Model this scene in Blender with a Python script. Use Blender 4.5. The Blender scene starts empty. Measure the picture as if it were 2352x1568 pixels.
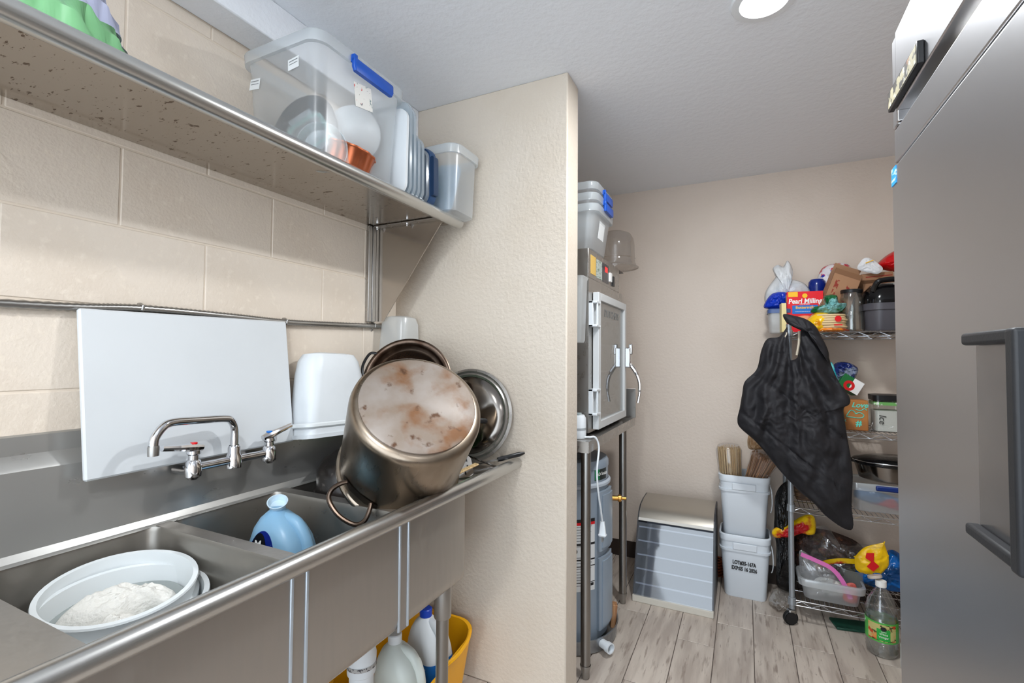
import bpy, math, random
from mathutils import Vector, Matrix, Euler, noise
R = math.radians
random.seed(7)
C = bpy.context.scene.collection
SC = bpy.context.scene

# ---------------------------------------------------------------- camera, world, lights, exposure
FPX, YAW, PITCH, ROLL, CAMZ = 1101.16, R(25.868), R(1.822), R(0.4135), 1.322
fw = Vector((-math.sin(YAW)*math.cos(PITCH), math.cos(YAW)*math.cos(PITCH), math.sin(PITCH)))
rt = Vector((math.cos(YAW), math.sin(YAW), 0)); up = rt.cross(fw)
rt2 = math.cos(ROLL)*rt + math.sin(ROLL)*up; up2 = rt2.cross(fw)
cam = bpy.data.cameras.new('camera'); camo = bpy.data.objects.new('camera', cam); C.objects.link(camo)
cam.sensor_width = 36; cam.lens = 36*FPX/2352; cam.clip_start = 0.02
camo.matrix_world = Matrix(((rt2.x, up2.x, -fw.x, 0), (rt2.y, up2.y, -fw.y, 0), (rt2.z, up2.z, -fw.z, CAMZ), (0, 0, 0, 1)))
SC.camera = camo
w = bpy.data.worlds.new('world'); SC.world = w; w.use_nodes = True
w.node_tree.nodes['Background'].inputs[0].default_value = (0.80, 0.90, 1.0, 1)
w.node_tree.nodes['Background'].inputs[1].default_value = 2.6
SC.view_settings.view_transform = 'Standard'; SC.view_settings.look = 'None'
SC.view_settings.gamma = 1; SC.view_settings.use_curve_mapping = False
SC.cycles.transparent_max_bounces = 24
SC.view_settings.exposure = 0.74
LIGHT_COL = (0.93, 0.97, 1.0)
# recessed ceiling lamps: (x, y, watts); the first one is in view, the others hang over the rest of the kitchen
LAMPS = [(0.063, 1.655, 14), (-0.36, -0.25, 12)]

# ---------------------------------------------------------------- helpers
def col(r, g, b):
    f = lambda v: (v/255/12.92) if v/255 <= .04045 else ((v/255+.055)/1.055)**2.4
    return (f(r), f(g), f(b), 1)

def mat(name, c, rough=.5, metal=0, bump=None, blotch=None, alpha=1, trans=0, ior=1.45, stretch=(1, 1, 1), rvar=0, spec=.5, emit=None, coat=0, objvar=0, sheen=0, sss=0):
    m = bpy.data.materials.new(name); m.use_nodes = True
    nt = m.node_tree; b = nt.nodes['Principled BSDF']; L = nt.links.new
    b.inputs['Base Color'].default_value = c
    b.inputs['Roughness'].default_value = rough; b.inputs['Metallic'].default_value = metal
    b.inputs['IOR'].default_value = ior; b.inputs['Alpha'].default_value = alpha
    b.inputs['Transmission Weight'].default_value = trans
    b.inputs['Specular IOR Level'].default_value = spec; b.inputs['Coat Weight'].default_value = coat
    b.inputs['Sheen Weight'].default_value = sheen
    if sss:
        b.inputs['Subsurface Weight'].default_value = sss; b.inputs['Subsurface Radius'].default_value = (.02, .02, .02)
    if emit:
        b.inputs['Emission Color'].default_value = emit[0]; b.inputs['Emission Strength'].default_value = emit[1]
    if bump or blotch or rvar or objvar:
        tc = nt.nodes.new('ShaderNodeTexCoord'); mp = nt.nodes.new('ShaderNodeMapping')
        mp.inputs['Scale'].default_value = stretch; L(tc.outputs['Object'], mp.inputs[0])
    if objvar:
        oi = nt.nodes.new('ShaderNodeObjectInfo')
        vm = nt.nodes.new('ShaderNodeVectorMath'); vm.operation = 'MULTIPLY_ADD'
        vm.inputs[1].default_value = (13.1, 7.7, 3.3)
        L(oi.outputs['Random'], vm.inputs[0]); L(tc.outputs['Object'], vm.inputs[2]); L(vm.outputs[0], mp.inputs[0])
    src = None
    if blotch:
        for k, (sc, c2, lo, hi) in enumerate(blotch):
            n = nt.nodes.new('ShaderNodeTexNoise'); n.inputs['Scale'].default_value = sc; n.inputs['Detail'].default_value = 6
            L(mp.outputs[0], n.inputs['Vector'])
            r = nt.nodes.new('ShaderNodeMapRange'); r.inputs[1].default_value = lo; r.inputs[2].default_value = hi
            L(n.outputs[0], r.inputs[0])
            mx = nt.nodes.new('ShaderNodeMix'); mx.data_type = 'RGBA'
            L(r.outputs[0], mx.inputs[0])
            if src: L(src, mx.inputs[6])
            else: mx.inputs[6].default_value = c
            mx.inputs[7].default_value = c2; src = mx.outputs[2]
    if objvar:
        hs = nt.nodes.new('ShaderNodeHueSaturation')
        r = nt.nodes.new('ShaderNodeMapRange'); r.inputs[3].default_value = 1-objvar; r.inputs[4].default_value = 1+objvar
        L(oi.outputs['Random'], r.inputs[0]); L(r.outputs[0], hs.inputs['Value'])
        if src: L(src, hs.inputs['Color'])
        else: hs.inputs['Color'].default_value = c
        src = hs.outputs[0]
    if src: L(src, b.inputs['Base Color'])
    if rvar:
        n = nt.nodes.new('ShaderNodeTexNoise'); n.inputs['Scale'].default_value = 9; n.inputs['Detail'].default_value = 5
        L(mp.outputs[0], n.inputs['Vector'])
        r = nt.nodes.new('ShaderNodeMapRange'); r.inputs[1].default_value = .3; r.inputs[2].default_value = .7
        r.inputs[3].default_value = max(0, rough-rvar); r.inputs[4].default_value = rough+rvar
        L(n.outputs[0], r.inputs[0]); L(r.outputs[0], b.inputs['Roughness'])
    if bump:
        prev = None
        for sc, st, dist in (bump if isinstance(bump, list) else [bump]):
            n = nt.nodes.new('ShaderNodeTexNoise'); n.inputs['Scale'].default_value = sc; n.inputs['Detail'].default_value = 3
            L(mp.outputs[0], n.inputs['Vector'])
            bp = nt.nodes.new('ShaderNodeBump'); bp.inputs['Strength'].default_value = st; bp.inputs['Distance'].default_value = dist
            L(n.outputs[0], bp.inputs['Height'])
            if prev: L(prev, bp.inputs['Normal'])
            prev = bp.outputs[0]
        L(prev, b.inputs['Normal'])
    return m

def clear(name, tint, haze=.25, rough=.12, gloss=.06, hazecol=None, edge=.6):
    """translucent plastic / glass: transparent + a little diffuse haze + clear gloss by fresnel"""
    m = bpy.data.materials.new(name); m.use_nodes = True
    nt = m.node_tree; nt.nodes.clear(); L = nt.links.new
    out = nt.nodes.new('ShaderNodeOutputMaterial')
    tr = nt.nodes.new('ShaderNodeBsdfTransparent'); tr.inputs[0].default_value = tint
    df = nt.nodes.new('ShaderNodeBsdfDiffuse'); df.inputs[0].default_value = hazecol or tint
    tl = nt.nodes.new('ShaderNodeBsdfTranslucent'); tl.inputs[0].default_value = hazecol or tint
    gl = nt.nodes.new('ShaderNodeBsdfGlossy'); gl.inputs['Roughness'].default_value = rough
    dm = nt.nodes.new('ShaderNodeMixShader'); dm.inputs[0].default_value = .45
    L(df.outputs[0], dm.inputs[1]); L(tl.outputs[0], dm.inputs[2])
    m1 = nt.nodes.new('ShaderNodeMixShader'); m1.inputs[0].default_value = haze
    L(tr.outputs[0], m1.inputs[1]); L(dm.outputs[0], m1.inputs[2])
    lw = nt.nodes.new('ShaderNodeLayerWeight'); lw.inputs[0].default_value = .25
    mr = nt.nodes.new('ShaderNodeMapRange'); mr.inputs[3].default_value = gloss; mr.inputs[4].default_value = edge
    L(lw.outputs['Facing'], mr.inputs[0])
    mu = nt.nodes.new('ShaderNodeMath'); mu.operation = 'POWER'; mu.inputs[1].default_value = 1.6
    L(mr.outputs[0], mu.inputs[0])
    m2 = nt.nodes.new('ShaderNodeMixShader'); L(mr.outputs[0], m2.inputs[0])
    L(m1.outputs[0], m2.inputs[1]); L(gl.outputs[0], m2.inputs[2]); L(m2.outputs[0], out.inputs[0])
    return m

def T(x=0, y=0, z=0, rx=0, ry=0, rz=0, s=1):
    return Matrix.Translation((x, y, z)) @ Euler((R(rx), R(ry), R(rz))).to_matrix().to_4x4() @ Matrix.Scale(s, 4)

def frame(o, right, upv):
    """matrix whose local x = right, local y = up, local z = outward normal"""
    r = Vector(right).normalized(); n = r.cross(Vector(upv)).normalized(); u = n.cross(r)
    return Matrix(((r.x, u.x, n.x, o[0]), (r.y, u.y, n.y, o[1]), (r.z, u.z, n.z, o[2]), (0, 0, 0, 1)))

def axis(o, zdir, xhint=(1, 0, 0)):
    z = Vector(zdir).normalized(); x = Vector(xhint); x = (x - z*x.dot(z)).normalized(); y = z.cross(x)
    return Matrix(((x.x, y.x, z.x, o[0]), (x.y, y.y, z.y, o[1]), (x.z, y.z, z.z, o[2]), (0, 0, 0, 1)))

I4 = Matrix.Identity(4)

def rrect(w, d, r, n=5):
    r = min(r, w/2-1e-4, d/2-1e-4); pts = []
    for cx, cy, a0 in ((w/2-r, d/2-r, 0), (-w/2+r, d/2-r, 90), (-w/2+r, -d/2+r, 180), (w/2-r, -d/2+r, 270)):
        for k in range(n+1):
            a = R(a0+90*k/n); pts.append((cx+r*math.cos(a), cy+r*math.sin(a)))
    return pts

class MB:
    def __init__(s): s.v = []; s.f = []
    def add(s, vs, fs, M=None):
        o = len(s.v)
        s.v += [tuple(M @ Vector(p)) if M else tuple(p) for p in vs]
        s.f += [tuple(i+o for i in f) for f in fs]; return s
    def box(s, x0, x1, y0, y1, z0, z1, M=None):
        vs = [(x, y, z) for z in (z0, z1) for y in (y0, y1) for x in (x0, x1)]
        return s.add(vs, [(0, 2, 3, 1), (4, 5, 7, 6), (0, 1, 5, 4), (2, 6, 7, 3), (0, 4, 6, 2), (1, 3, 7, 5)], M)
    def chbox(s, x0, x1, y0, y1, z0, z1, c, M=None):
        """box with chamfered edges"""
        vs = []; 
        for ax in range(3):
            for z in (0, 1):
                for y in (0, 1):
                    for x in (0, 1):
                        lo = [x0, y0, z0]; hi = [x1, y1, z1]; q = (x, y, z)
                        p = [hi[i] if q[i] else lo[i] for i in range(3)]
                        for i in range(3):
                            if i != ax: p[i] += -c if q[i] else c
                        vs.append(p)
        g = lambda ax, x, y, z: ax*8+z*4+y*2+x
        fs = []
        fs += [tuple(g(0, 0, y, z) for y, z in ((0, 0), (0, 1), (1, 1), (1, 0))), tuple(g(0, 1, y, z) for y, z in ((0, 0), (1, 0), (1, 1), (0, 1)))]
        fs += [tuple(g(1, x, 0, z) for x, z in ((0, 0), (1, 0), (1, 1), (0, 1))), tuple(g(1, x, 1, z) for x, z in ((0, 0), (0, 1), (1, 1), (1, 0)))]
        fs += [tuple(g(2, x, y, 0) for x, y in ((0, 0), (0, 1), (1, 1), (1, 0))), tuple(g(2, x, y, 1) for x, y in ((0, 0), (1, 0), (1, 1), (0, 1)))]
        for a in (0, 1):
            for b in (0, 1):
                q = (g(0, a, b, 0), g(0, a, b, 1), g(1, a, b, 1), g(1, a, b, 0)); fs.append(q if a == b else q[::-1])
                q = (g(1, 0, a, b), g(1, 1, a, b), g(2, 1, a, b), g(2, 0, a, b)); fs.append(q if a == b else q[::-1])
                q = (g(2, a, 0, b), g(2, a, 1, b), g(0, a, 1, b), g(0, a, 0, b)); fs.append(q if a == b else q[::-1])
        for x in (0, 1):
            for y in (0, 1):
                for z in (0, 1):
                    q = (g(0, x, y, z), g(1, x, y, z), g(2, x, y, z)); fs.append(q if (x+y+z) % 2 else q[::-1])
        return s.add(vs, fs, M)
    def loft(s, rings, cap0=True, cap1=True, M=None, closed=True):
        n = len(rings[0]); vs = [p for r in rings for p in r]; fs = []
        for k in range(len(rings)-1):
            for i in range(n if closed else n-1):
                j = (i+1) % n; fs.append((k*n+i, k*n+j, (k+1)*n+j, (k+1)*n+i))
        if cap0: fs.append(tuple(range(n))[::-1])
        if cap1: fs.append(tuple((len(rings)-1)*n+i for i in range(n)))
        return s.add(vs, fs, M)
    def rr(s, levels, n=5, cap0=True, cap1=True, M=None):
        """levels: (z, w, d, r[, ox, oy])"""
        return s.loft([[(x+(l[4] if len(l) > 4 else 0), y+(l[5] if len(l) > 5 else 0), l[0]) for x, y in rrect(l[1], l[2], l[3], n)] for l in levels], cap0, cap1, M)
    def lathe(s, prof, n=32, M=None, sy=1, flute=None, ring=False):
        rings = []
        for r, z in prof:
            ring = []
            for k in range(n):
                a = 2*math.pi*k/n; q = max(r, 1e-5)*(1+(flute[1]*math.cos(flute[0]*a) if flute else 0))
                ring.append((q*math.cos(a), q*math.sin(a)*sy, z))
            rings.append(ring)
        return s.loft(rings, prof[0][0] > 1e-4 and not ring, prof[-1][0] > 1e-4 and not ring, M)
    def cyl(s, r, z0, z1, n=24, M=None): return s.lathe([(r, z0), (r, z1)], n, M)
    def tube(s, pts, r, n=8, M=None, closed=False):
        P = [Vector(p) for p in pts]; m = len(P); rings = []
        rad = r if isinstance(r, (list, tuple)) else [r]*m
        d0 = (P[1]-P[0]).normalized(); u = d0.orthogonal().normalized()
        for i in range(m):
            if closed: d = (P[(i+1) % m]-P[i-1]).normalized()
            else: d = (P[min(i+1, m-1)]-P[max(i-1, 0)]).normalized()
            u = (u-d*u.dot(d)).normalized(); v = d.cross(u)
            rings.append([tuple(P[i]+rad[i]*(math.cos(2*math.pi*k/n)*u+math.sin(2*math.pi*k/n)*v)) for k in range(n)])
        if closed: rings.append(rings[0]); return s.loft(rings, False, False, M)
        return s.loft(rings, True, True, M)
    def ribbon(s, pts, w, th, M=None):
        """flat strip, wide across its path within the x,z plane"""
        P = [Vector(p) for p in pts]; rg = []
        for i in range(len(P)):
            d = (P[min(i+1, len(P)-1)]-P[max(i-1, 0)]).normalized(); sd = Vector((-d.z, 0, d.x)).normalized()*w/2; n = Vector((0, th/2, 0))
            rg.append([tuple(P[i]+sd-n), tuple(P[i]-sd-n), tuple(P[i]-sd+n), tuple(P[i]+sd+n)])
        return s.loft(rg, True, True, M)
    def rod(s, a, b, r, n=8, M=None): return s.tube([a, b], r, n, M)
    def prism(s, outline, z0, z1, M=None):
        return s.loft([[(x, y, z0) for x, y in outline], [(x, y, z1) for x, y in outline]], True, True, M)
    def disc(s, r, z, n=24, M=None): return s.add([(r*math.cos(2*math.pi*k/n), r*math.sin(2*math.pi*k/n), z) for k in range(n)], [tuple(range(n))], M)
    def pillow(s, outline, front, back, rings=9, n=56, wr=.006, wf=14, seed=0, M=None, p=2.2, center=None):
        """soft bag from an outline in x,z; bulges to -y (front) and +y (back); creased by noise"""
        O = smooth_loop(outline, n)
        if center is None: center = (sum(q[0] for q in O)/n, sum(q[1] for q in O)/n)
        sd = Vector((seed*3.7, seed*1.9, seed*5.1)); RG = []
        def ring(t, sgn, th):
            out = []
            for x, z in O:
                X = center[0]+(x-center[0])*t; Z = center[1]+(z-center[1])*t
                d = th*(max(0, 1-t**p))**.6
                q = Vector((X*wf, Z*wf, sgn*2.0))+sd
                nz = wr*(2*noise.noise(q) + 2.4*(.3-abs(noise.noise(q*1.9))) + 1.5*(.3-abs(noise.noise(q*4.3+sd))))
                e = noise.noise(Vector((x*wf*.7, z*wf*.7, 9))+sd)*wr*1.2*t
                out.append((X+e, sgn*(d+nz*min(1, 3*(1.02-t))), Z+e*.6))
            return out
        for k in range(rings): RG.append(ring((k+.35)/(rings-.65), -1, front))
        m = len(RG)
        for k in range(rings-2, -1, -1): RG.append(ring((k+.35)/(rings-.65), 1, back))
        return s.loft(RG, True, True, M)
    def build(s, name, m, parent=None, smooth=35, bevel=0, seg=2, M=None, label=None, cat=None, group=None, kind=None, sub=0):
        me = bpy.data.meshes.new(name); me.from_pydata(s.v, [], s.f)
        me.update()
        if smooth:
            for p in me.polygons: p.use_smooth = True
            me.set_sharp_from_angle(angle=R(smooth))
        me.materials.append(m)
        return link(name, me, parent, bevel, seg, M, label, cat, group, kind, sub)

def smooth_loop(O, n):
    """Catmull-Rom resample of a closed outline"""
    m = len(O); out = []
    for k in range(n):
        t = k*m/n; i = int(t); u = t-i
        p = [Vector(O[(i+j-1) % m]) for j in range(4)]
        q = .5*((2*p[1])+(p[2]-p[0])*u+(2*p[0]-5*p[1]+4*p[2]-p[3])*u*u+(3*p[1]-p[0]-3*p[2]+p[3])*u**3)
        out.append((q.x, q.y))
    return out

def catmull(P, n=6):
    P = [Vector(p) for p in P]; out = []
    for i in range(len(P)-1):
        p0 = P[max(i-1, 0)]; p1 = P[i]; p2 = P[i+1]; p3 = P[min(i+2, len(P)-1)]
        for k in range(n):
            u = k/n; out.append(.5*((2*p1)+(p2-p0)*u+(2*p0-5*p1+4*p2-p3)*u*u+(3*p1-p0-3*p2+p3)*u**3))
    out.append(P[-1]); return out

def link(name, me, parent=None, bevel=0, seg=2, M=None, label=None, cat=None, group=None, kind=None, sub=0):
    o = bpy.data.objects.new(name, me); C.objects.link(o)
    if parent: o.parent = parent
    if M: o.matrix_local = M
    if sub:
        s = o.modifiers.new('sub', 'SUBSURF'); s.levels = s.render_levels = sub
    if bevel:
        b = o.modifiers.new('bevel', 'BEVEL'); b.width = bevel; b.segments = seg; b.limit_method = 'ANGLE'; b.angle_limit = R(40)
        b.harden_normals = False
    tag(o, label, cat, group, kind); return o

def tag(o, label=None, cat=None, group=None, kind=None):
    if label: o['label'] = label
    if cat: o['category'] = cat
    if group: o['group'] = group
    if kind: o['kind'] = kind
    return o

def thing(name, label, cat, M=None, group=None, kind=None):
    o = bpy.data.objects.new(name, None); C.objects.link(o); o.empty_display_size = .05
    if M: o.matrix_world = M
    return tag(o, label, cat, group, kind)

def dup(root, M, label=None, group=None):
    r = root.copy(); C.objects.link(r); r.matrix_world = M
    if label: r['label'] = label
    if group: r['group'] = group
    for ch in list(root.children):
        c = ch.copy(); C.objects.link(c); c.parent = r
        for g in ch.children:
            d = g.copy(); C.objects.link(d); d.parent = c
    return r

def text(body, size, M, m, parent=None, name='lettering', ext=.0004, shear=0, off=0, align='CENTER', xs=1):
    cu = bpy.data.curves.new('t', 'FONT'); cu.body = body; cu.size = size; cu.extrude = ext; cu.shear = shear; cu.offset = off
    cu.align_x = align; cu.align_y = 'CENTER'; cu.resolution_u = 3
    o = bpy.data.objects.new('t', cu); me = bpy.data.meshes.new_from_object(o)
    bpy.data.objects.remove(o); me.name = name; me.materials.clear(); me.materials.append(m)
    return link(name, me, parent, M=M @ Matrix.Diagonal((xs, 1, 1, 1)))

# ---------------------------------------------------------------- materials
WALL = col(221, 208, 193)
m_block = mat('painted_block', WALL, .42, bump=[(28, .25, .006), (140, .3, .003)], blotch=[(3, col(214, 199, 182), .5, .75), (45, col(225, 212, 196), .55, .7)])
m_joint = mat('painted_joint', col(219, 205, 188), .45)
m_drywall = mat('textured_drywall', col(210, 198, 183), .45, bump=[(75, .4, .005), (210, .2, .002)], blotch=[(2.5, col(203, 189, 171), .5, .8)])
m_backwall = mat('textured_back_wall', col(216, 201, 187), .5, bump=[(60, .3, .005), (170, .2, .002)], blotch=[(2, col(208, 192, 177), .5, .8)])
m_ceil = mat('knockdown_ceiling', col(240, 243, 248), .6, bump=[(38, .35, .006), (110, .25, .002)])
m_plank = mat('wood_look_tile', col(196, 184, 172), .38, stretch=(9, 1.1, 1), objvar=.07, bump=(40, .12, .002),
              blotch=[(2.2, col(170, 157, 146), .42, .62), (7, col(148, 134, 123), .56, .7), (16, col(120, 106, 97), .66, .76)])
m_grout = mat('grout', col(92, 82, 76), .8)
m_basebd = mat('dark_vinyl', col(52, 40, 34), .5)
def steel(name, c=(158, 154, 149), rough=.28, stretch=(1, 40, 1), rvar=.07, dirt=None, bs=.06):
    return mat(name, col(*c), rough, .88, bump=(26, bs, .002), stretch=stretch, rvar=rvar, blotch=dirt)
m_sink = steel('stainless_sink', (176, 171, 165), .36, (8, 8, 1), .07, bs=.012)
m_bowl = steel('stainless_bowl', (152, 147, 140), .36, (3, 3, 3), .09, bs=.008)
m_splash = mat('stainless_splash', col(178, 176, 172), .3, .7, rvar=.03, stretch=(1, 1, 2))
m_roll = mat('stainless_roll', col(192, 191, 188), .27, .95)
m_shelf = mat('stainless_shelf_underside', col(184, 177, 169), .2, 1, rvar=.04, stretch=(1, 2.2, 1), blotch=[(30, col(104, 88, 74), .645, .68), (75, col(112, 97, 84), .655, .69)], bump=(60, .05, .001))
m_fridge = mat('brushed_fridge_steel', col(200, 200, 202), .32, 1)
m_steel = steel('stainless_plain', (170, 166, 161), .3, (4, 2, 2), .06, bs=.01)
m_legs = mat('grey_leg_steel', col(150, 147, 143), .33, 1, rvar=.05)
m_chrome = mat('chrome', col(215, 215, 218), .08, 1)
m_zinc = mat('zinc_bolt', col(165, 163, 160), .35, 1)
m_galv = mat('galvanised_pan', col(168, 172, 176), .35, .9, blotch=[(12, col(135, 139, 143), .45, .65)])
m_wire = mat('chrome_wire', col(205, 207, 210), .2, 1)
m_post = mat('zinc_post', col(158, 164, 170), .35, .6)
m_pot = mat('stained_pot_steel', col(156, 143, 128), .33, 1, rvar=.1, stretch=(1, 1, .35), blotch=[(5, col(104, 88, 70), .45, .75), (14, col(80, 62, 46), .6, .78)])
m_potbase = mat('scorched_pot_base', col(150, 140, 132), .6, .4, rvar=.08, bump=(70, .08, .001), blotch=[(7, col(134, 119, 106), .40, .58), (10, col(122, 86, 58), .50, .66), (24, col(86, 58, 38), .61, .70)])
m_darkpan = mat('black_enamel', col(34, 30, 28), .3, blotch=[(60, col(78, 72, 68), .6, .72), (6, col(58, 46, 38), .5, .7)], bump=(50, .2, .002))
m_burnt = mat('burnt_steel', col(96, 82, 72), .33, 1, blotch=[(9, col(58, 42, 33), .45, .65)])
m_lid = mat('polished_lid_steel', col(128, 122, 116), .14, 1, rvar=.04)
m_white = mat('white_plastic', col(214, 218, 221), .4, blotch=[(4, col(205, 209, 212), .5, .7)])
m_board = mat('cutting_board_plastic', col(209, 212, 214), .45, blotch=[(2, col(202, 205, 207), .45, .7)])
m_tub = mat('translucent_white_tub', col(222, 226, 227), .3, sss=.12)
m_bucket = mat('white_bucket', col(214, 220, 226), .35)
m_black = mat('black_plastic', col(24, 24, 26), .35)
m_blacktex = mat('black_handle', col(40, 41, 44), .5, bump=(300, .2, .001))
m_rubber = mat('black_rubber', col(18, 18, 18), .7)
m_blue = mat('royal_blue_plastic', col(10, 78, 178), .3)
m_navy = mat('navy_plastic', col(34, 62, 98), .35)
m_yellow = mat('mop_bucket_yellow', col(240, 172, 10), .4)
m_green = mat('mint_green_silicone', col(114, 170, 120), .5)
m_jugblue = mat('pale_blue_jug', col(142, 186, 216), .32, sss=.2, blotch=[(7, col(96, 160, 208), .56, .68), (16, col(60, 140, 200), .68, .74)])
m_copper = mat('copper', col(182, 104, 72), .38, 1)
m_copperdark = mat('copper_dark', col(120, 74, 60), .4, 1)
m_brass = mat('brass', col(190, 140, 70), .3, 1)
m_heater = mat('grey_blue_enamel', col(142, 154, 166), .35, blotch=[(3, col(132, 144, 157), .45, .7)])
m_label = mat('paper_label', col(222, 224, 224), .6)
m_ink = mat('ink_black', col(30, 30, 32), .6)
m_greyink = mat('ink_grey', col(120, 122, 124), .6)
m_red = mat('print_red', col(214, 22, 30), .4)
m_boxred = mat('carton_red', col(226, 18, 34), .4)
m_print_y = mat('print_yellow', col(246, 190, 30), .4)
m_print_b = mat('print_blue', col(20, 112, 200), .4)
m_print_g = mat('print_green', col(40, 168, 66), .35)
m_print_w = mat('print_white', col(240, 240, 238), .45)
m_paper = mat('white_paper', col(226, 226, 228), .6)
m_card = mat('corrugated_cardboard', col(166, 124, 92), .75, stretch=(1, 1, 1), bump=(160, .1, .001), blotch=[(5, col(152, 110, 80), .45, .65)])
m_carddark = mat('cardboard_edge', col(132, 94, 66), .8)
m_jacket = mat('black_quilted_nylon', col(36, 35, 38), .62, bump=[(22, .35, .008), (70, .25, .003)], spec=.3)
m_lining = mat('beige_lining', col(196, 184, 164), .7)
m_wood = mat('pale_birch_sticks', col(214, 186, 140), .6, stretch=(60, 60, 1), blotch=[(2, col(188, 154, 106), .45, .6)])
m_wood2 = mat('brown_wood_sticks', col(178, 132, 92), .6, stretch=(60, 60, 1), blotch=[(2, col(146, 100, 66), .45, .6)])
m_trash = mat('black_bin_bag', col(12, 12, 13), .22, bump=[(22, .7, .02), (70, .4, .006)])
m_gasket = mat('grey_gasket', col(60, 60, 60), .7)
m_soil = mat('dark_dried_chillies', col(58, 36, 28), .5, blotch=[(28, col(120, 74, 50), .56, .7), (50, col(24, 16, 14), .55, .65)], bump=[(40, .9, .02)])
m_film = clear('crinkled_film', (.95, .95, .96, 1), .07, .1, .08, (.8, .82, .84, 1))
m_bin = clear('clear_storage_plastic', (.97, .98, .98, 1), .25, .3, .035, (.9, .92, .94, 1), .3)
m_binrim = clear('clear_rim_plastic', (.93, .95, .96, 1), .5, .14, .1, (.84, .88, .9, 1))
m_lidclear = clear('clear_lid_plastic', (.9, .94, .97, 1), .34, .12, .08, (.72, .8, .86, 1))
m_frost = clear('frosted_plastic', (.95, .96, .96, 1), .55, .28, .05, (.9, .92, .92, 1), .4)
m_glass = clear('clear_glass', (.93, .95, .94, 1), .03, .02, .09, (.8, .82, .8, 1))
m_doorglass = clear('scratched_door_glass', (.86, .87, .85, 1), .2, .04, .16, (.62, .62, .6, 1))
m_acryl = clear('case_acrylic', (.82, .85, .9, 1), .22, .06, .12, (.5, .54, .6, 1))
m_dome = clear('smoky_acrylic_dome', (.86, .84, .82, 1), .1, .05, .09, (.62, .58, .54, 1))
m_pet = clear('clear_bottle', (.95, .96, .96, 1), .05, .05, .14, (.85, .87, .87, 1))
m_teal = mat('teal_gasket', col(150, 200, 190), .4)
m_lens = mat('lamp_lens', (1, 1, 1, 1), .4, emit=((1, .985, .96, 1), 14))
m_trimw = mat('white_lamp_trim', col(232, 235, 238), .4)

# ---------------------------------------------------------------- setting
XL, YP, YP2, XP, YB, XR, YR, ZC = -1.444, 1.751, 1.883, -.614, 3.25, 1.16, -1.5, 2.44
# floor: slab + wood-look planks
fl = MB().box(XL-.1, XR+.1, YR-.1, YB+.1, -.12, -.002).build('floor', m_grout, smooth=0, kind='structure', label='grey wood-look plank tile floor with dark grout', cat='floor')
PW, PLN, G = .163, .92, .0016
jo = {-2: 2.421, -1: 2.653, 0: 2.843, 1: 2.606, 2: 2.468, 3: 2.622, -3: 2.019, -4: 2.574}
pm = {}
for k in range(-9, 7):
    x0 = .029+PW*k; x1 = x0+PW; x0 = max(x0, XL+.001); x1 = min(x1, XR-.001)
    if x1-x0 < .02: continue
    j = jo.get(k, 2.1+((k*37) % 9)*.1)
    y = j-PLN*3
    while y < YB:
        a, b = max(y, .2), min(y+PLN, YB-.002)
        if b-a > .02:
            key = (round(x1-x0, 4), round(b-a, 4))
            if key not in pm:
                me = MB().chbox(-(x1-x0)/2+G, (x1-x0)/2-G, -(b-a)/2+G, (b-a)/2-G, -.006, 0, .0012)
                mm = bpy.data.meshes.new('plank'); mm.from_pydata(me.v, [], me.f); mm.materials.append(m_plank); pm[key] = mm
            o = link('plank', pm[key], fl); o.location = ((x0+x1)/2, (a+b)/2, 0)
        y += PLN
# left block wall
wl = MB().box(XL-.2, XL-.0022, YR, YB, 0, ZC).build('wall_left', m_joint, smooth=0, kind='structure', label='cream painted concrete block wall behind the sink', cat='wall')
BL, BH = .441, .207
bmesh_ = {}
for c in range(12):
    z0 = 1.65+BH*(c-8); z1 = min(z0+BH, 2.315)
    if z0 > 2.3: continue
    off = .218 if (c-8) % 2 == 0 else .4385-BL*0
    y = off-BL*3
    while y < YP:
        a, b = max(y, -.5), min(y+BL, YP)
        if b-a > .02:
            key = (round(b-a, 3), round(z1-z0, 3))
            if key not in bmesh_:
                q = MB().chbox(-.02, 0, -(b-a)/2+.0012, (b-a)/2-.0012, -(z1-z0)/2+.0012, (z1-z0)/2-.0012, .003)
                mm = bpy.data.meshes.new('block'); mm.from_pydata(q.v, [], q.f); mm.materials.append(m_block); bmesh_[key] = mm
            o = link('block', bmesh_[key], wl); o.location = (XL, (a+b)/2, (z0+z1)/2)
        y += BL
MB().box(XL-.02, XP, YP, YP2, 0, ZC).build('wall_partition', m_drywall, bevel=.006, kind='structure', label='short textured cream partition wall at the end of the sink', cat='wall')
MB().box(XL-.2, XR+.2, YB, YB+.12, 0, ZC).build('wall_back', m_backwall, kind='structure', smooth=0, label='textured beige back wall behind the wire rack', cat='wall')
MB().box(XR, XR+.12, YR, YB, 0, ZC).build('wall_right', m_backwall, kind='structure', smooth=0, label='textured beige wall behind the refrigerator', cat='wall')
# the kitchen goes on, open, behind the camera
MB().box(XL-.2, XR+.2, YR, YB+.12, ZC, ZC+.1).build('ceiling', m_ceil, kind='structure', smooth=0, label='white knockdown textured ceiling', cat='ceiling')
MB().box(XL, -1.33, YR, YP, 2.315, ZC).build('trim_1', m_ceil, kind='structure', bevel=.004, label='white boxed soffit along the top of the block wall', cat='soffit')
MB().box(XL, XR, YB-.008, YB, 0, .105).build('baseboard_back', m_basebd, kind='structure', bevel=.003, label='dark vinyl cove base along the back wall', cat='baseboard')

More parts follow.
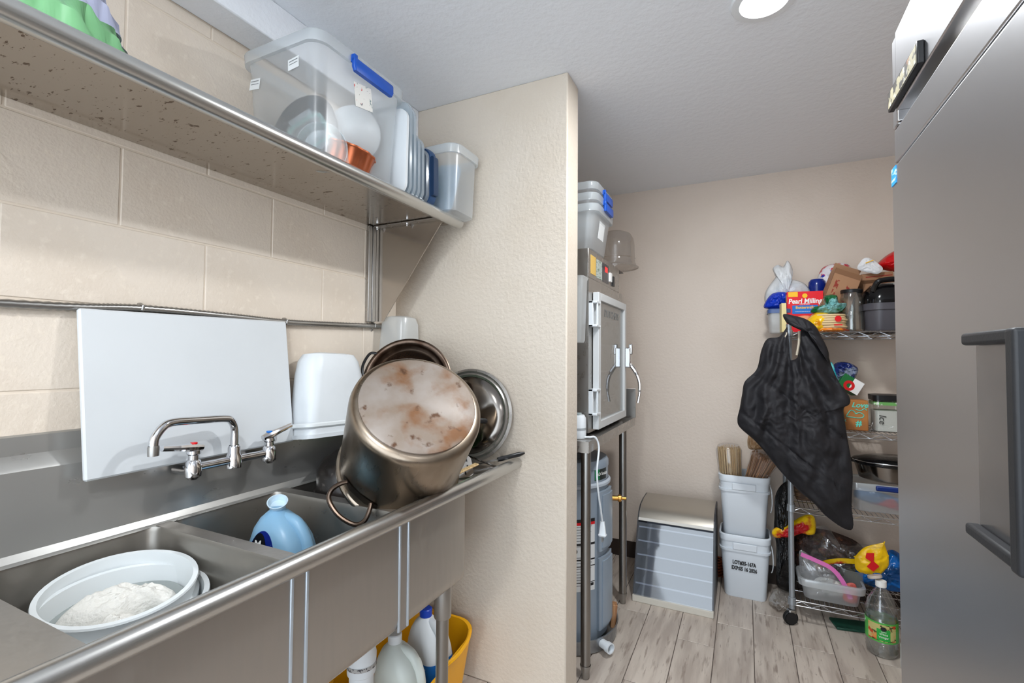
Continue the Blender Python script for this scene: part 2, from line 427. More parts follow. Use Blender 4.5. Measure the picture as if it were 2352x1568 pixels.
# ceiling lamps
def lamp(x, y, wts, lab):
    t = thing('recessed_ceiling_light', lab, 'ceiling light', T(x, y, ZC))
    MB().lathe([(.066, -.001), (.070, -.009), (.092, -.007), (.0955, -.002), (.0955, -.0005)], 48, ring=True).build('trim_ring', m_trimw, t)
    MB().lathe([(.0, -.004), (.055, -.0045), (.0665, -.003), (.0665, -.001)], 48).build('lens', m_lens, t)
    ld = bpy.data.lights.new('lamp_light', 'AREA'); ld.shape = 'DISK'; ld.size = .13; ld.energy = wts; ld.color = LIGHT_COL
    lo = bpy.data.objects.new('lamp_light', ld); C.objects.link(lo); lo.parent = t; lo.location = (0, 0, -.012)
lamp(*LAMPS[0], 'round recessed white ceiling light above the refrigerator and partition')
lamp(*LAMPS[1], 'round recessed white ceiling light above the aisle beside the sink')

m_plate = mat('pull_cup_steel', col(150, 150, 152), .22, .9, rvar=.05)
# ---------------------------------------------------------------- refrigerator (faces -X)
FX = .328
t = thing('refrigerator', 'tall stainless steel two-door commercial refrigerator beside the wire rack', 'refrigerator', T(FX+.4, .78, 0))
def fb(x0, x1, y0, y1, z0, z1): return MB().box(x0-FX-.4, x1-FX-.4, y0-.78, y1-.78, z0, z1)
FY0, FY1 = .12, 1.447
body = fb(FX+.05, 1.12, FY0, FY1, .13, 2.08).build('body', m_fridge, t, bevel=.004)
fb(FX+.006, FX+.055, FY0, FY1, 1.799, 1.879).build('header_frame', m_fridge, t, bevel=.003)
fb(FX+.028, FX+.052, FY0, FY1-.03, 1.879, 1.911).build('vent_recess', m_steel, t)
fb(FX, FX+.055, FY0, FY1-.045, 1.911, 2.10).build('top_panel', m_fridge, t, bevel=.003)
fb(FX+.002, FX+.055, FY1-.047, FY1-.036, 1.885, 2.10).build('panel_edge', m_chrome, t, bevel=.002)
fb(FX+.004, FX+.06, FY1-.035, FY1, 1.882, 2.10).build('corner_post', m_fridge, t, bevel=.003)
fb(FX+.02, FX+.05, FY0+.004, FY1-.004, 1.785, 1.799).build('gasket', m_gasket, t)
for (a, b, hy) in ((.80, FY1, 1.0), (FY0, .795, .35)):
    d = fb(FX, FX+.05, a, b, .16, 1.786).build('door', m_fridge, t, bevel=.005, seg=3)
    s = -1 if hy > .9 else 1
    # flush pull: black C-frame round a steel cup
    hm = MB(); y0, y1 = (hy-.165, hy) if hy > .9 else (hy, hy+.165)
    cx = FX+.4
    ya, yb = y0-.78, y1-.78
    e = ya if hy > .9 else yb
    hm.box(-.4-.018, -.4+.001, ya, yb, 1.345, 1.364).box(-.4-.018, -.4+.001, ya, yb, 1.05, 1.068)
    hm.box(-.4-.022, -.4+.001, e-.012, e+.012, 1.05, 1.364)
    hm.build('handle', m_blacktex, d, bevel=.005, seg=3)
    MB().box(-.4003, -.3985, ya+.01, yb-.004, 1.066, 1.347).build('handle_plate', m_plate, d)
pl = fb(FX-.012, FX, 1.20, 1.418, 1.915, 1.962).build('nameplate', m_black, t, bevel=.002)
mp_pic = mat('nameplate_print', col(160, 152, 124), .5, blotch=[(40, col(60, 56, 52), .5, .56), (18, col(140, 82, 52), .62, .7), (60, col(176, 176, 168), .56, .62)])
fb(FX-.0128, FX-.0118, 1.207, 1.411, 1.921, 1.957).build('nameplate_print', mp_pic, pl)
stk = mat('sticker_blue', col(40, 156, 222), .4, blotch=[(50, col(206, 234, 246), .52, .6)], stretch=(1, .4, 2))
fb(FX-.0015, FX, 1.408, 1.446, 1.742, 1.784).build('energy_sticker', stk, t)
for x in (FX+.09, 1.06):
    for y in (FY0+.06, FY1-.06): MB().lathe([(.02, .002), (.02, .03), (.016, .035), (.016, .132)], 12, T(x-FX-.4, y-.78, 0)).build('foot', m_legs, t)

m_bead = mat('ground_weld_bead', col(184, 192, 200), .35, .5)
# ---------------------------------------------------------------- three-compartment sink
SY0, SY1, DZ = -.5, 1.744, .875
t = thing('three_compartment_sink', 'long stainless three-compartment sink with drainboards along the block wall', 'sink', T(-1.1, .9, 0))
def sb(x0, x1, y0, y1, z0, z1): return MB().box(x0+1.1, x1+1.1, y0-.9, y1-.9, z0, z1)
dk = MB()
def db(x0, x1, y0, y1, z0=DZ-.004, z1=DZ): dk.box(x0+1.1, x1+1.1, y0-.9, y1-.9, z0, z1)
BX0, BX1 = -1.392, -.886
BO = [(.393, .737), (.775, 1.10), (1.14, 1.41)]
db(-1.42, BX0, .393, 1.41); db(BX1, -.835, .393, 1.41)
db(-1.42, -.835, 1.41, SY1); db(-1.42, -.835, SY0, .393)
db(BX0, BX1, .737, .775); db(BX0, BX1, 1.10, 1.14)
dk.build('deck', m_sink, t, smooth=0)
for a, b in BO:
    wd, dp = BX1-BX0, b-a
    lv = [(DZ-.0005, wd, dp, .03), (DZ-.012, wd-.006, dp-.006, .03), (.62, wd-.016, dp-.016, .035), (.585, wd-.03, dp-.03, .05), (.57, wd-.09, dp-.09, .06), (.566, .1, .1, .049), (.56, .09, .09, .044)]
    bw = MB().rr(lv, 6, False, True, T((BX0+BX1)/2+1.1, (a+b)/2-.9, 0)).build('bowl', m_bowl, t)
    MB().lathe([(.044, .563), (.04, .566), (.0, .564)], 20, T((BX0+BX1)/2+1.1, (a+b)/2-.9, 0)).build('drain', m_chrome, bw)
for a, b in ((.36, .722), (.761, 1.074), (1.112, 1.417)):
    prof = [(DZ-.006, -.862), (.60, -.86), (.575, -.864), (.558, -.88), (.552, -.91)]
    m_ = MB(); rg = []
    for z, x in prof: rg.append([(x+1.1, a-.9, z), (x+1.1, b-.9, z), (x+1.1-.006, b-.9, z+.003), (x+1.1-.006, a-.9, z+.003)])
    m_.loft(rg); m_.build('front_panel', m_sink, t, smooth=50)
    sb(BX0-.01, -.905, a, b, .550, .5565).build('bowl_underside', m_bowl, t)
sb(-1.405, BX0-.002, .36, 1.417, .552, DZ-.004).build('rear_panel', m_bowl, t)
sb(-1.40, -.885, 1.411, 1.4165, .56, DZ-.004).build('end_panel', m_sink, t)
for a, b in ((.722, .761), (1.074, 1.112)):
    sb(-.868, -.8612, a, b, .56, DZ-.006).build('seam_strip', m_sink, t)
    for y in (a, b): sb(-.864, -.8575, y-.004, y+.004, .562, DZ-.01).build('seam_bead', m_bead, t, bevel=.0025)
MB().tube([(-.822+1.1, SY0-.9, .897), (-.822+1.1, SY1-.9, .897)], .0215, 24).build('front_roll', m_roll, t)
sb(-.842, -.832, SY0, SY1, .868, .9).build('roll_lip', m_roll, t)
sp = MB(); pr = [(-1.385, DZ-.002), (-1.398, DZ+.002), (-1.406, .892), (-1.412, 1.066), (-1.416, 1.073), (-1.436, 1.098), (-1.438, 1.138), (-1.4435, 1.142), (-1.4435, 1.06), (-1.42, .86)]
sp.loft([[(x+1.1, y-.9, z) for x, z in pr] for y in (SY0, SY1)], True, True)
sp.build('backsplash', m_splash, t, smooth=20)
for x, y in ((-.9, 1.347), (-.9, .25), (-1.36, 1.347), (-1.36, .25)):
    lg = MB().cyl(.0205, .03, .47, 20, T(x+1.1, y-.9, 0)).build('leg', m_legs, t)
    MB().lathe([(.027, .466), (.0285, .47), (.0285, .535), (.028, .575)], 20, T(x+1.1, y-.9, 0)).build('leg_collar', m_zinc, lg)
    MB().lathe([(.012, 0), (.02, .008), (.018, .03)], 16, T(x+1.1, y-.9, 0)).build('leg_foot', m_rubber, lg)
# white drain pipe under the last bowl
q = thing('drain_pipe', 'white plastic drain pipe hanging under the sink beside the yellow bucket', 'pipe', T(-1.075, 1.165, 0))
MB().lathe([(.03, .06), (.03, .30), (.037, .30), (.037, .34), (.043, .345), (.045, .40), (.04, .42), (.04, .549)], 24).build('pipe', m_white, q)
MB().tube(catmull([(0, 0, .1), (0, .0, .05), (-.04, -.005, .03), (-.12, -.01, .035), (-.29, -.015, .035)], 5), .028, 14).build('elbow', m_white, q)
MB().lathe([(.0455, .366), (.0455, .378)], 24, ring=True).build('pipe_marking', mat('faint_pipe_print', col(170, 168, 166), .5, blotch=[(90, col(70, 70, 72), .52, .56)]), q)

# faucet
t = thing('faucet', 'chrome wall-mounted faucet with two lever handles above the sink', 'faucet', T(-1.325, .903, 1.02))
MB().tube([(0, -.113, 0), (0, .113, 0)], .0115, 14).build('crossbar', m_chrome, t)
for sy, hd in ((-1, (.012, -.085, .012)), (1, (.004, .075, .022))):
    v = MB().lathe([(.012, -.03), (.02, -.022), (.021, .0), (.017, .018), (.013, .022), (.013, .034), (.017, .038), (.017, .046), (.0, .048)], 20, T(0, sy*.113, 0)).build('valve', m_chrome, t)
    MB().tube([(-.002, sy*.113, -.008), (-.075, sy*.113, -.012)], .013, 14).build('supply_stub', m_chrome, v)
    MB().lathe([(.027, 0), (.027, .006), (.02, .012)], 24, axis((-.088, sy*.113, -.012), (1, 0, 0))).build('wall_flange', m_chrome, v)
    hx = Vector((0, sy*.113, .054)); e = hx+Vector(hd)
    h = MB(); h.tube([hx-Vector(hd)*.28, hx, hx+Vector(hd)*.5, e], [.009, .0125, .0085, .0075], 10)
    h.build('lever', m_chrome, v)
    MB().lathe([(.0085, .0), (.0085, .004), (0, .0045)], 14, T(0, sy*.113, .0635)).build('index_cap', m_red if sy < 0 else m_print_b, v)
MB().lathe([(.02, -.022), (.021, .012), (.016, .02), (.0165, .036), (.013, .042)], 20).build('spout_base', m_chrome, t)
MB().tube(catmull([(0, 0, .03), (0, 0, .085), (.003, -.012, .112), (.006, -.035, .122), (.02, -.12, .128), (.03, -.185, .131), (.035, -.21, .122), (.037, -.228, .098), (.037, -.23, .075)], 5), .0105, 14).build('spout', m_chrome, t)
MB().lathe([(.012, .0), (.0125, .02), (.0115, .024)], 16, T(.037, -.23, .056)).build('aerator', m_zinc, t)

# flexible conduit on the wall
t = thing('metal_conduit', 'flexible ribbed metal electrical conduit strapped along the block wall', 'conduit', T(XL, .9, 1.44))
pts = catmull([(.013, -1.3, -.02), (.012, -.46, -.012), (.012, -.19, .002), (.012, .06, .0), (.012, .25, -.004), (.012, .48, .002), (.012, .78, .013)], 40)
rad = [.0112 if i % 2 else .0095 for i in range(len(pts))]
MB().tube(pts, rad, 10).build('hose', m_zinc, t, smooth=60)
for y in (-.192, .25, .69):
    z = .002 if y < 0 else (-.004 if y < .5 else .009)
    c_ = MB().tube([(.0, y, z-.02), (.006, y, z-.012), (.0225, y, z-.004), (.0225, y, z+.006), (.01, y, z+.012), (.0, y, z+.012)], .004, 8).build('strap', m_zinc, t)
    MB().lathe([(.006, 0), (.006, .006), (.0, .008)], 10, axis((.0, y, z-.03), (1, 0, 0))).build('strap_screw', m_zinc, c_)

# cutting board leaning behind the faucet
o = MB().chbox(-.0075, .0075, -.285, .285, 0, .405, .004, None).build('cutting_board', m_board, label='large white plastic cutting board leaning on the wall behind the faucet', cat='cutting board', smooth=0, M=T(-1.372, .858, 1.03, 0, -6.5, 0) @ T(0, 0, 0, 0.7, 0, 0))

# ---------------------------------------------------------------- wall shelf and what stands on it
SZ = 1.886
m_gusset = mat('stainless_gusset', col(178, 171, 163), .17, 1, rvar=.03)
t = thing('wall_shelf', 'long stainless wall shelf with rolled front edge above the sink', 'shelf', T(-1.25, .7, 1.87))
MB().box(-.192, .165, -1.2, .995, .008, .015).build('shelf_plate', m_shelf, t, smooth=0)
MB().tube([(.178, -1.2, .008), (.178, .995, .008)], .022, 24).build('front_roll', m_roll, t)
MB().box(-.193, -.189, -1.2, .995, .0085, .07).build('rear_upstand', m_steel, t)
for yb, pre in ((.872, 1), (-.9, 0)):
    g = MB(); o_ = [(-.19, .004), (.158, .004), (.158, -.012), (-.13, -.402), (-.19, -.402)]
    g.loft([[(x, yb+.02, z) for x, z in o_], [(x, yb+.024, z) for x, z in o_]]); br = g.build('bracket', m_gusset, t, smooth=0)
    for dy in (-.022, .0015):
        MB().box(-.193, -.176, yb+dy, yb+dy+.02, -.405, .006).build('bracket_channel', m_steel, br, bevel=.003)
    MB().box(-.17, .158, yb-.002, yb+.022, .0, .005).build('bracket_flange', m_steel, br)
    for x, dy in ((-.155, -.01), (.0, -.006)):
        MB().lathe([(.006, 0), (.006, -.006), (.003, -.007), (.003, -.013), (0, -.0135)], 10, T(x, yb+.01+dy, .0)).build('bolt', m_chrome, br)
    for z in (-.06, -.375):
        for dy in (-.012, .0115):
            MB().lathe([(.0055, 0), (.005, .004), (0, .005)], 10, axis((-.176, yb+dy, z), (1, 0, 0))).build('screw', m_zinc, br)

# green fluted moulds at the left end
def fluted(name, m, r, h, M, label, cat, group=None, nf=10, amp=.2):
    b = MB().lathe([(r*.25, h*.96), (r*.5, h*1.0), (r*.74, h*.96), (r*.9, h*.6), (r*.98, h*.15), (r*1.04, 0), (r*1.0, 0.0), (r*.93, h*.18), (r*.86, h*.58), (r*.7, h*.9), (r*.25, h*.92)], 144)
    def lobe(x, y, z):
        a = math.atan2(y, x)-.9*z/h; k = 1-amp*(.35+.65*z/h)*(1-abs(math.cos(nf*a/2)))*1.6
        return (x*k, y*k, z)
    b.v = [lobe(*v) for v in b.v]
    return b.build(name, m, smooth=50, label=label, cat=cat, group=group, M=M)
fluted('cake_mould', m_green, .156, .11, T(-1.24, .425, SZ), 'mint green fluted silicone cake mould upside down on the wall shelf', 'cake mould')
fluted('cake_mould', mat('lavender_silicone', col(176, 180, 206), .45), .125, .09, T(-1.285, .45, SZ+.107), 'pale lavender fluted cake mould over the green one on the shelf', 'cake mould')

# clear storage bins
def bin_(M, w, d, h, label, taper=.88, r=.04, rimw=.018, bodym=None, rimm=None, handles=None, hm=None, name='storage_bin', group=None, open_=True):
    t = thing(name, label, 'bin', M, group)
    th = .0022
    lv = [(0, w*taper-.02, d*taper-.02, r*.8), (.006, w*taper, d*taper, r), (h-.03, w*.985, d*.985, r*1.1), (h-.03, w+rimw, d+rimw, r*1.2)]
    MB().rr([(0, w*taper-.03, d*taper-.03, r*.7), (.007, w*taper, d*taper, r), (h-.01, w*.985, d*.985, r*1.1)], 6, True, False).build('bin_body', bodym or m_bin, t)
    MB().rr([(h-.034, w*.99, d*.99, r*1.1), (h-.034, w+rimw, d+rimw, r*1.2), (h-.004, w+rimw+.004, d+rimw+.004, r*1.2), (h, w+rimw, d+rimw, r*1.2), (h, w*.985, d*.985, r*1.1), (h-.012, w*.985, d*.985, r*1.1)], 6, False, False).build('bin_rim', rimm or m_binrim, t)
    if handles:
        for sx in handles:
            hx = sx*(w/2+rimw/2)
            hb = MB().rr([(-.006, .014, d*.44, .006), (.006, .016, d*.47, .006), (.03, .014, d*.47, .006), (.034, .008, d*.44, .003)], 3, M=T(hx+sx*.008, .02, h-.055)).build('latch_handle', hm or m_blue, t)
            MB().box(hx-.004, hx+sx*.014, -d*.235+.02, -d*.235+.035, h-.035, h-.012).build('latch_hook', hm or m_blue, hb, bevel=.002)
    return t
b1 = bin_(T(-1.235, 1.138, SZ), .318, .385, .362, 'large clear plastic storage bin with a blue handle on the wall shelf', handles=(1,))
for (x, z, ry) in ((.062, .283, -6), (-.105, .262, 6)):
    MB().box(-.022, .022, -.0005, .0005, -.017, .017, T(x, -.188+.0, z, -3, ry, 0)).build('label_sticker', m_label, b1, label='small white handwritten label')
    for q in range(3): MB().box(-.017, .017, -.0009, -.0005, -.001, .001, T(x, -.188, z-.009+q*.009, -3, ry, 0)).build('label_line', m_greyink, b1)
pst = mat('price_sticker', col(224, 222, 216), .6, blotch=[(60, col(206, 96, 92), .62, .66), (40, col(120, 140, 140), .62, .66), (90, col(70, 70, 74), .66, .7)])
MB().box(-.0005, .0005, -.038, .038, -.036, .036, T(.1535, .0, .255, 10, 2, 0)).build('price_sticker', pst, b1)
# contents of the first bin
MB().lathe([(.0, 0), (.11, 0), (.125, .03), (.128, .03), (.112, -.003), (0, -.003)], 40, None).build('round_pan', mat('dark_grey_nonstick', col(30, 32, 36), .6), label='dark grey round baking pan standing inside the large clear bin', cat='pan', M=axis((-1.292, 1.115, 2.045), (.12, -1, .1)))
fc = thing('food_container', 'clear food container with teal gasket and clip lid inside the large clear bin', 'container', axis((-1.205, 1.04, 2.005), (.25, -1, .28)) @ T(0, 0, 0, 0, 0, 38))
m_fc = clear('thin_clear_plastic', (.93, .96, .97, 1), .12, .12, .06, (.7, .8, .84, 1))
MB().rr([(-.055, .10, .10, .025), (0, .125, .125, .03)], 5, True, False).build('container_body', m_fc, fc)
MB().rr([(0, .128, .128, .03), (.004, .128, .128, .03), (.004, .104, .104, .02), (0, .104, .104, .02)], 5, False, False).build('gasket', m_teal, fc)
MB().rr([(.004, .13, .13, .03), (.012, .126, .126, .03)], 5).build('container_lid', m_fc, fc)
for sx in (-1, 1): MB().box(-.04, .04, sx*.064, sx*.086, .002, .01).build('lid_clip', m_lidclear, fc, bevel=.003)
MB().lathe([(.0, -.07), (.03, -.07), (.06, -.055), (.083, -.02), (.09, .015), (.087, .015), (.06, -.05), (0, -.066)], 36).build('mixing_bowl', m_white, label='white round bowl inside the large clear bin', cat='bowl', M=axis((-1.19, 1.215, 2.075), (-.75, .3, .55)))
bt = MB().lathe([(0, 0), (.055, 0), (.074, .008), (.08, .03), (.084, .066), (.088, .07), (.088, .074), (.08, .074), (.07, .012), (.0, .008)], 96)
bt.v = [(x*(1-.05*(1-abs(math.cos(7*math.atan2(y, x))))), y*(1-.05*(1-abs(math.cos(7*math.atan2(y, x))))), z) for x, y, z in bt.v]
bt.build('bundt_tin', m_copper, smooth=40, label='copper fluted bundt tin inside the large clear bin', cat='cake tin', M=axis((-1.165, 1.135, 1.905), (.2, .1, 1)) @ Matrix.Scale(1.05, 4))
MB().lathe([(.0, 0), (.055, .002), (.07, .03), (.073, .03), (.056, -.002), (0, -.004)], 30).build('clear_bowl', m_fc, label='small clear plastic bowl in the corner of the large clear bin', cat='bowl', M=axis((-1.155, 1.05, 1.952), (.6, -.7, -.2)))

# lids standing on edge
MB().rr([(0, .29, .31, .04), (.012, .29, .31, .04), (.016, .27, .29, .035)], 6).build('container_lid', m_white, label='white flat plastic lid standing on edge beside the large clear bin', cat='lid', M=axis((-1.205, 1.338, SZ+.158), (0, -1, 0.02), (1, 0, 0)))
yy = 1.352
for k in range(4):
    h_ = (.345, .335, .25, .245)[k]
    MB().rr([(0, .27-.01*k, h_, .045), (.01, .275-.01*k, h_+.006, .045), (.012, .25-.01*k, h_-.02, .04), (.017, .25-.01*k, h_-.02, .04)], 6).build('storage_cover', m_lidclear, label=('tall clear plastic lid on edge touching the white flat lid on the wall shelf', 'tall clear plastic lid on edge, second after the white flat lid', 'short clear plastic lid on edge between a tall clear lid and another short one', 'short clear plastic lid on edge next to the navy clip lid')[k], cat='lid', group='clear lids standing on the wall shelf', M=axis((-1.20+.004*k, yy, SZ+h_/2+.005), (0, 1, 0.015), (1, 0, 0)))
    yy += .026
lb = thing('clip_lid', 'clear container lid with navy blue clip edge beside the clear lids', 'lid', axis((-1.185, 1.478, SZ+.118), (0, 1, .02), (1, 0, 0)))
MB().rr([(-.012, .22, .205, .04), (.0, .23, .215, .04)], 6).build('lid_panel', m_lidclear, lb)
MB().rr([(0, .24, .225, .045), (.012, .25, .235, .05), (.03, .25, .235, .05), (.036, .24, .225, .045), (.03, .19, .175, .04)], 6).build('lid_frame', m_navy, lb)
MB().rr([(.0, .016, .15, .006), (.026, .02, .15, .008), (.034, .012, .14, .005)], 4, M=T(.127, 0, 0)).build('clip', mat('navy_clip_dark', col(26, 48, 78), .35), lb)
b2 = bin_(T(-1.183, 1.636, SZ), .375, .19, .262, 'clear plastic bin holding blue lids at the partition end of the wall shelf', taper=.93, rimw=.014, name='storage_bin')
m_bluefilm = clear('pale_blue_film', (.7, .82, .92, 1), .55, .2, .06, (.5, .66, .8, 1))
for k, (dx, a, h_) in enumerate(((.1, 8, .2), (.0, -12, .19), (-.09, 15, .17))):
    MB().rr([(0, .12, h_, .03), (.008, .12, h_, .03), (.01, .1, h_-.02, .02)], 5).build('plastic_cover', m_bluefilm, label=('tallest pale blue lid leaning at the aisle side of the partition bin', 'pale blue lid leaning in the middle of the partition bin', 'shortest pale blue lid leaning at the wall side of the partition bin')[k], cat='lid', group='pale blue lids inside the bin by the partition', M=T(-1.183+dx, 1.60+.03*k, SZ+.11, 80, a, 0))

# ---------------------------------------------------------------- things in and around the sink
# two nested tubs with wet cloth in the first bowl
def tub(M, label, r=.158, h=.2, group=None):
    t = thing('plastic_tub', label, 'tub', M, group)
    MB().lathe([(0, 0), (r*.84, 0), (r*.88, .01), (r*.97, h-.05), (r*.985, h-.03), (r*1.0, h-.012), (r*1.02, h-.004), (r*1.01, h), (r*.94, h), (r*.925, h-.02), (r*.84, .012), (0, .008)], 48).build('tub_body', m_tub, t)
    MB().lathe([(r*.975, h-.056), (r*1.03, h-.054), (r*1.035, h-.04), (r*.98, h-.036)], 48, ring=True).build('tub_flange', m_tub, t)
    return t
TN = Vector((.14, -.078, 1)).normalized(); TC = Vector((-1.227, .585, .82))
tub(axis(TC-TN*.205+Vector((.034, -.012, .006)), (.12, -.04, 1)), 'outer white plastic tub in the first sink bowl', .152, .172)
TM = axis(TC-TN*.19, TN)
tub(TM, 'inner white plastic tub holding wet cloths in the first sink bowl', .14, .19)
MB().lathe([(0, .0), (.122, 0.0), (.124, -.03), (0, -.03)], 40).build('dish_water', mat('cloudy_water', col(150, 156, 154), .08), label='cloudy grey dish water in the inner white tub', cat='water', M=TM @ T(0, 0, .125))
m_cloth = mat('white_terry_cloth', col(222, 219, 212), .9, bump=[(120, .6, .005), (40, .4, .006)])
MB().pillow([(-.1, -.03), (-.05, .05), (.03, .055), (.09, .03), (.1, -.01), (.05, -.02), (.0, -.06), (-.06, -.06)], .042, .01, 14, 80, .006, 22, 3).build('wet_cloth', m_cloth, label='crumpled white terry cloth floating in the inner white tub', cat='cloth', M=TM @ T(-.01, .01, .126, -90, 0, 42))
MB().pillow([(-.04, -.03), (.0, .04), (.05, .02), (.04, -.03)], .03, .008, 8, 40, .008, 26, 8).build('wet_cloth', m_cloth, label='small wad of white cloth beside the larger cloth in the tub', cat='cloth', M=TM @ T(.06, -.04, .126, -90, 0, 30))

def jug(name, label, M, bodym, w=.155, d=.115, h=.27, neckm=None, capm=None, cat='bottle', hole=True):
    """handled one-gallon jug; +x is the handle side"""
    t = thing(name, label, cat, M)
    lv = [(0, w*.92, d*.92, .03), (.008, w, d, .035), (h*.5, w, d, .035), (h*.6, w*.985, d*.99, .04, -.001), (h*.72, w*.92, d*.95, .045, -.005), (h*.82, w*.78, d*.84, .045, -.011), (h*.9, w*.56, d*.64, .04, -.018), (h*.945, w*.36, d*.44, .028, -.02), (h*.965, .044, .044, .0219, -.021), (h*1.0, .04, .04, .0199, -.021)]
    MB().rr(lv, 6).build('jug_body', bodym, t)
    MB().tube(catmull([(-.005, 0, h*.9), (w*.26, 0, h*.86), (w*.46, 0, h*.68), (w*.5, 0, h*.45), (w*.4, 0, h*.3)], 5), [.018]*20+[.016], 12).build('handle', bodym, t)
    if capm: MB().lathe([(.0235, h*.965), (.024, h*1.05), (.021, h*1.06), (0, h*1.06)], 20, T(-.021, 0, 0)).build('cap', capm, t)
    return t
j = jug('detergent_jug', 'pale blue plastic jug without its cap standing in the middle sink bowl', T(-1.2, .973, .574, 0, 0, 10), m_jugblue, .175, .128, .312)
MB().lathe([(.021, 0), (.021, .012), (.026, .014), (.028, .021), (.025, .021), (.019, .006), (0, .004)], 24, axis((-.021, 0, .309), (.28, -.42, .86))).build('spout_ring', mat('white_spout', col(206, 226, 238), .35), j)
JL = [(0, 1, 1, .035, 0), (.5, 1, 1, .035, 0), (.6, .985, .99, .04, -.001), (.72, .92, .95, .045, -.005), (.82, .78, .84, .045, -.011), (.9, .56, .64, .04, -.018), (1, .3, .3, .02, -.02)]
def jug_y(x, z, w=.175, d=.128, h=.312):
    """front surface (-y) of the jug body at x, z"""
    f_ = z/h
    for a, b in zip(JL, JL[1:]):
        if f_ <= b[0]:
            u = (f_-a[0])/(b[0]-a[0]); W, D, rr_, ox = (a[k]+(b[k]-a[k])*u for k in (1, 2, 3, 4)); break
    hw, hd = w*W/2, d*D/2; rr_ = min(rr_, hw-1e-4, hd-1e-4); q = abs(x-ox)-(hw-rr_)
    return -hd if q <= 0 else -(hd-rr_+math.sqrt(max(0, rr_*rr_-q*q)))
def jug_patch(cx, z0, rx, rz, off):
    b = MB(); n_, m_ = 24, 6; vs = []
    for k in range(m_+1):
        for a in range(n_+1):
            t_ = math.pi*a/n_; x = cx+rx*math.cos(t_)*k/m_; z = z0+rz*math.sin(t_)*k/m_
            vs.append((x, jug_y(x, z)-off, z))
    fs = [(k*(n_+1)+a, k*(n_+1)+a+1, (k+1)*(n_+1)+a+1, (k+1)*(n_+1)+a) for k in range(m_) for a in range(n_)]
    return b.add(vs, fs)
lb_ = jug_patch(-.018, .15, .05, .108, .0008).build('front_label', mat('label_navy', col(8, 34, 128), .35), j)
jug_patch(-.028, .178, .03, .074, .0014).build('label_badge', mat('label_black', col(10, 14, 22), .35), lb_)
text('M', .03, frame((-.028, jug_y(-.028, .224)-.005, .223), (1, 0, 0), (0, .2, 1)), m_print_w, lb_, 'emblem', off=.0005)

# stock pot lying over the third bowl, base towards the aisle
PM = axis((-.837, 1.12, 1.187), (.568, -.466, .679))
t = thing('stock_pot', 'large stained stainless stock pot tipped upside down over the third sink bowl', 'pot', PM)
MB().lathe([(.0, -.004), (.165, -.004), (.176, -.006), (.186, -.014), (.19, -.03), (.1905, -.32), (.199, -.324), (.201, -.333), (.197, -.337), (.188, -.334), (.186, -.03), (.17, -.012), (0, -.010)], 96).build('pot_body', m_pot, t, smooth=60)
MB().lathe([(0, .004), (.160, .004), (.166, .001), (.166, -.005)], 96).build('base_disc', m_potbase, t)
for a0 in (258, 78):
    a = R(a0); rad_ = Vector((math.cos(a), math.sin(a), 0)); tan = Vector((-math.sin(a), math.cos(a), 0))
    P_ = lambda u, v, w_: tuple(rad_*(.1905+v)+tan*u+Vector((0, 0, w_)))
    def onw(u, v, w_): 
        aa = a+u/.1905; return (math.cos(aa)*(.1905+v), math.sin(aa)*(.1905+v), w_)
    hp = catmull([onw(-.05, 0, -.27), onw(-.056, .02, -.275), onw(-.056, .045, -.292), onw(-.04, .06, -.305), onw(.0, .064, -.31), onw(.04, .06, -.305), onw(.056, .045, -.292), onw(.056, .02, -.275), onw(.05, 0, -.27)], 4)
    hd = MB().tube(hp, .007, 10).build('handle', m_burnt, t)
    bp = MB(); bp.loft([[onw(-.07, .0025, -.258), onw(-.07, .0025, -.282)], [onw(-.03, .003, -.254), onw(-.03, .003, -.286)], [onw(.03, .003, -.254), onw(.03, .003, -.286)], [onw(.07, .0025, -.258), onw(.07, .0025, -.282)]], False, False, closed=False)
    bp.build('handle_plate', m_burnt, hd)
# black roasting pan behind the pot
t = thing('roasting_pan', 'black speckled enamel roasting pan upside down behind the stock pot', 'pan', T(-1.252, 1.345, .858, 8, 3, 4))
MB().lathe([(0, .125), (.09, .122), (.115, .11), (.13, .085), (.135, .02), (.138, .012), (.145, .008), (.143, .002), (.13, .004), (.125, .08), (.0, .115)], 56, None, 1.3).build('pan_body', m_darkpan, t)
for sy in (-1, 1): MB().tube([(-.03, sy*.18, .008), (-.03, sy*.205, .008), (.03, sy*.205, .008), (.03, sy*.18, .008)], .005, 8).build('handle', m_darkpan, t)
# colander leaning in the corner
t = thing('colander', 'round dark burnt steel strainer with perforated bowl leaning behind the stock pot', 'colander', axis((-1.19, 1.515, 1.225), (.42, -.86, .3)))
MB().lathe([(.172, -.004), (.174, .002), (.168, .006), (.156, .004), (.15, -.004), (.146, -.02), (.135, -.024), (.128, -.03), (.118, -.07), (.09, -.085), (0, -.088), (0, -.092), (.092, -.09), (.124, -.072), (.15, -.022), (.165, -.004)], 72, ring=True).build('bowl', m_burnt, t, smooth=60)
hs = MB()
for k in range(64):
    for q, (rr_, zz) in enumerate(((.1262, -.036), (.1235, -.046), (.121, -.056))):
        a = 2*math.pi*(k+.5*(q % 2))/64
        hs.disc(.0028, 0, 6, axis((rr_*math.cos(a), rr_*math.sin(a), zz+.001), (-math.cos(a), -math.sin(a), .28)))
hs.build('perforations', m_black, t, kind='stuff', label='rows of small round holes')
MB().tube(catmull([(-.14, .09, 0), (-.17, .085, .004), (-.185, .03, .006), (-.17, -.02, .004), (-.16, -.05, 0)], 5), .0055, 8).build('side_handle', m_black, t)
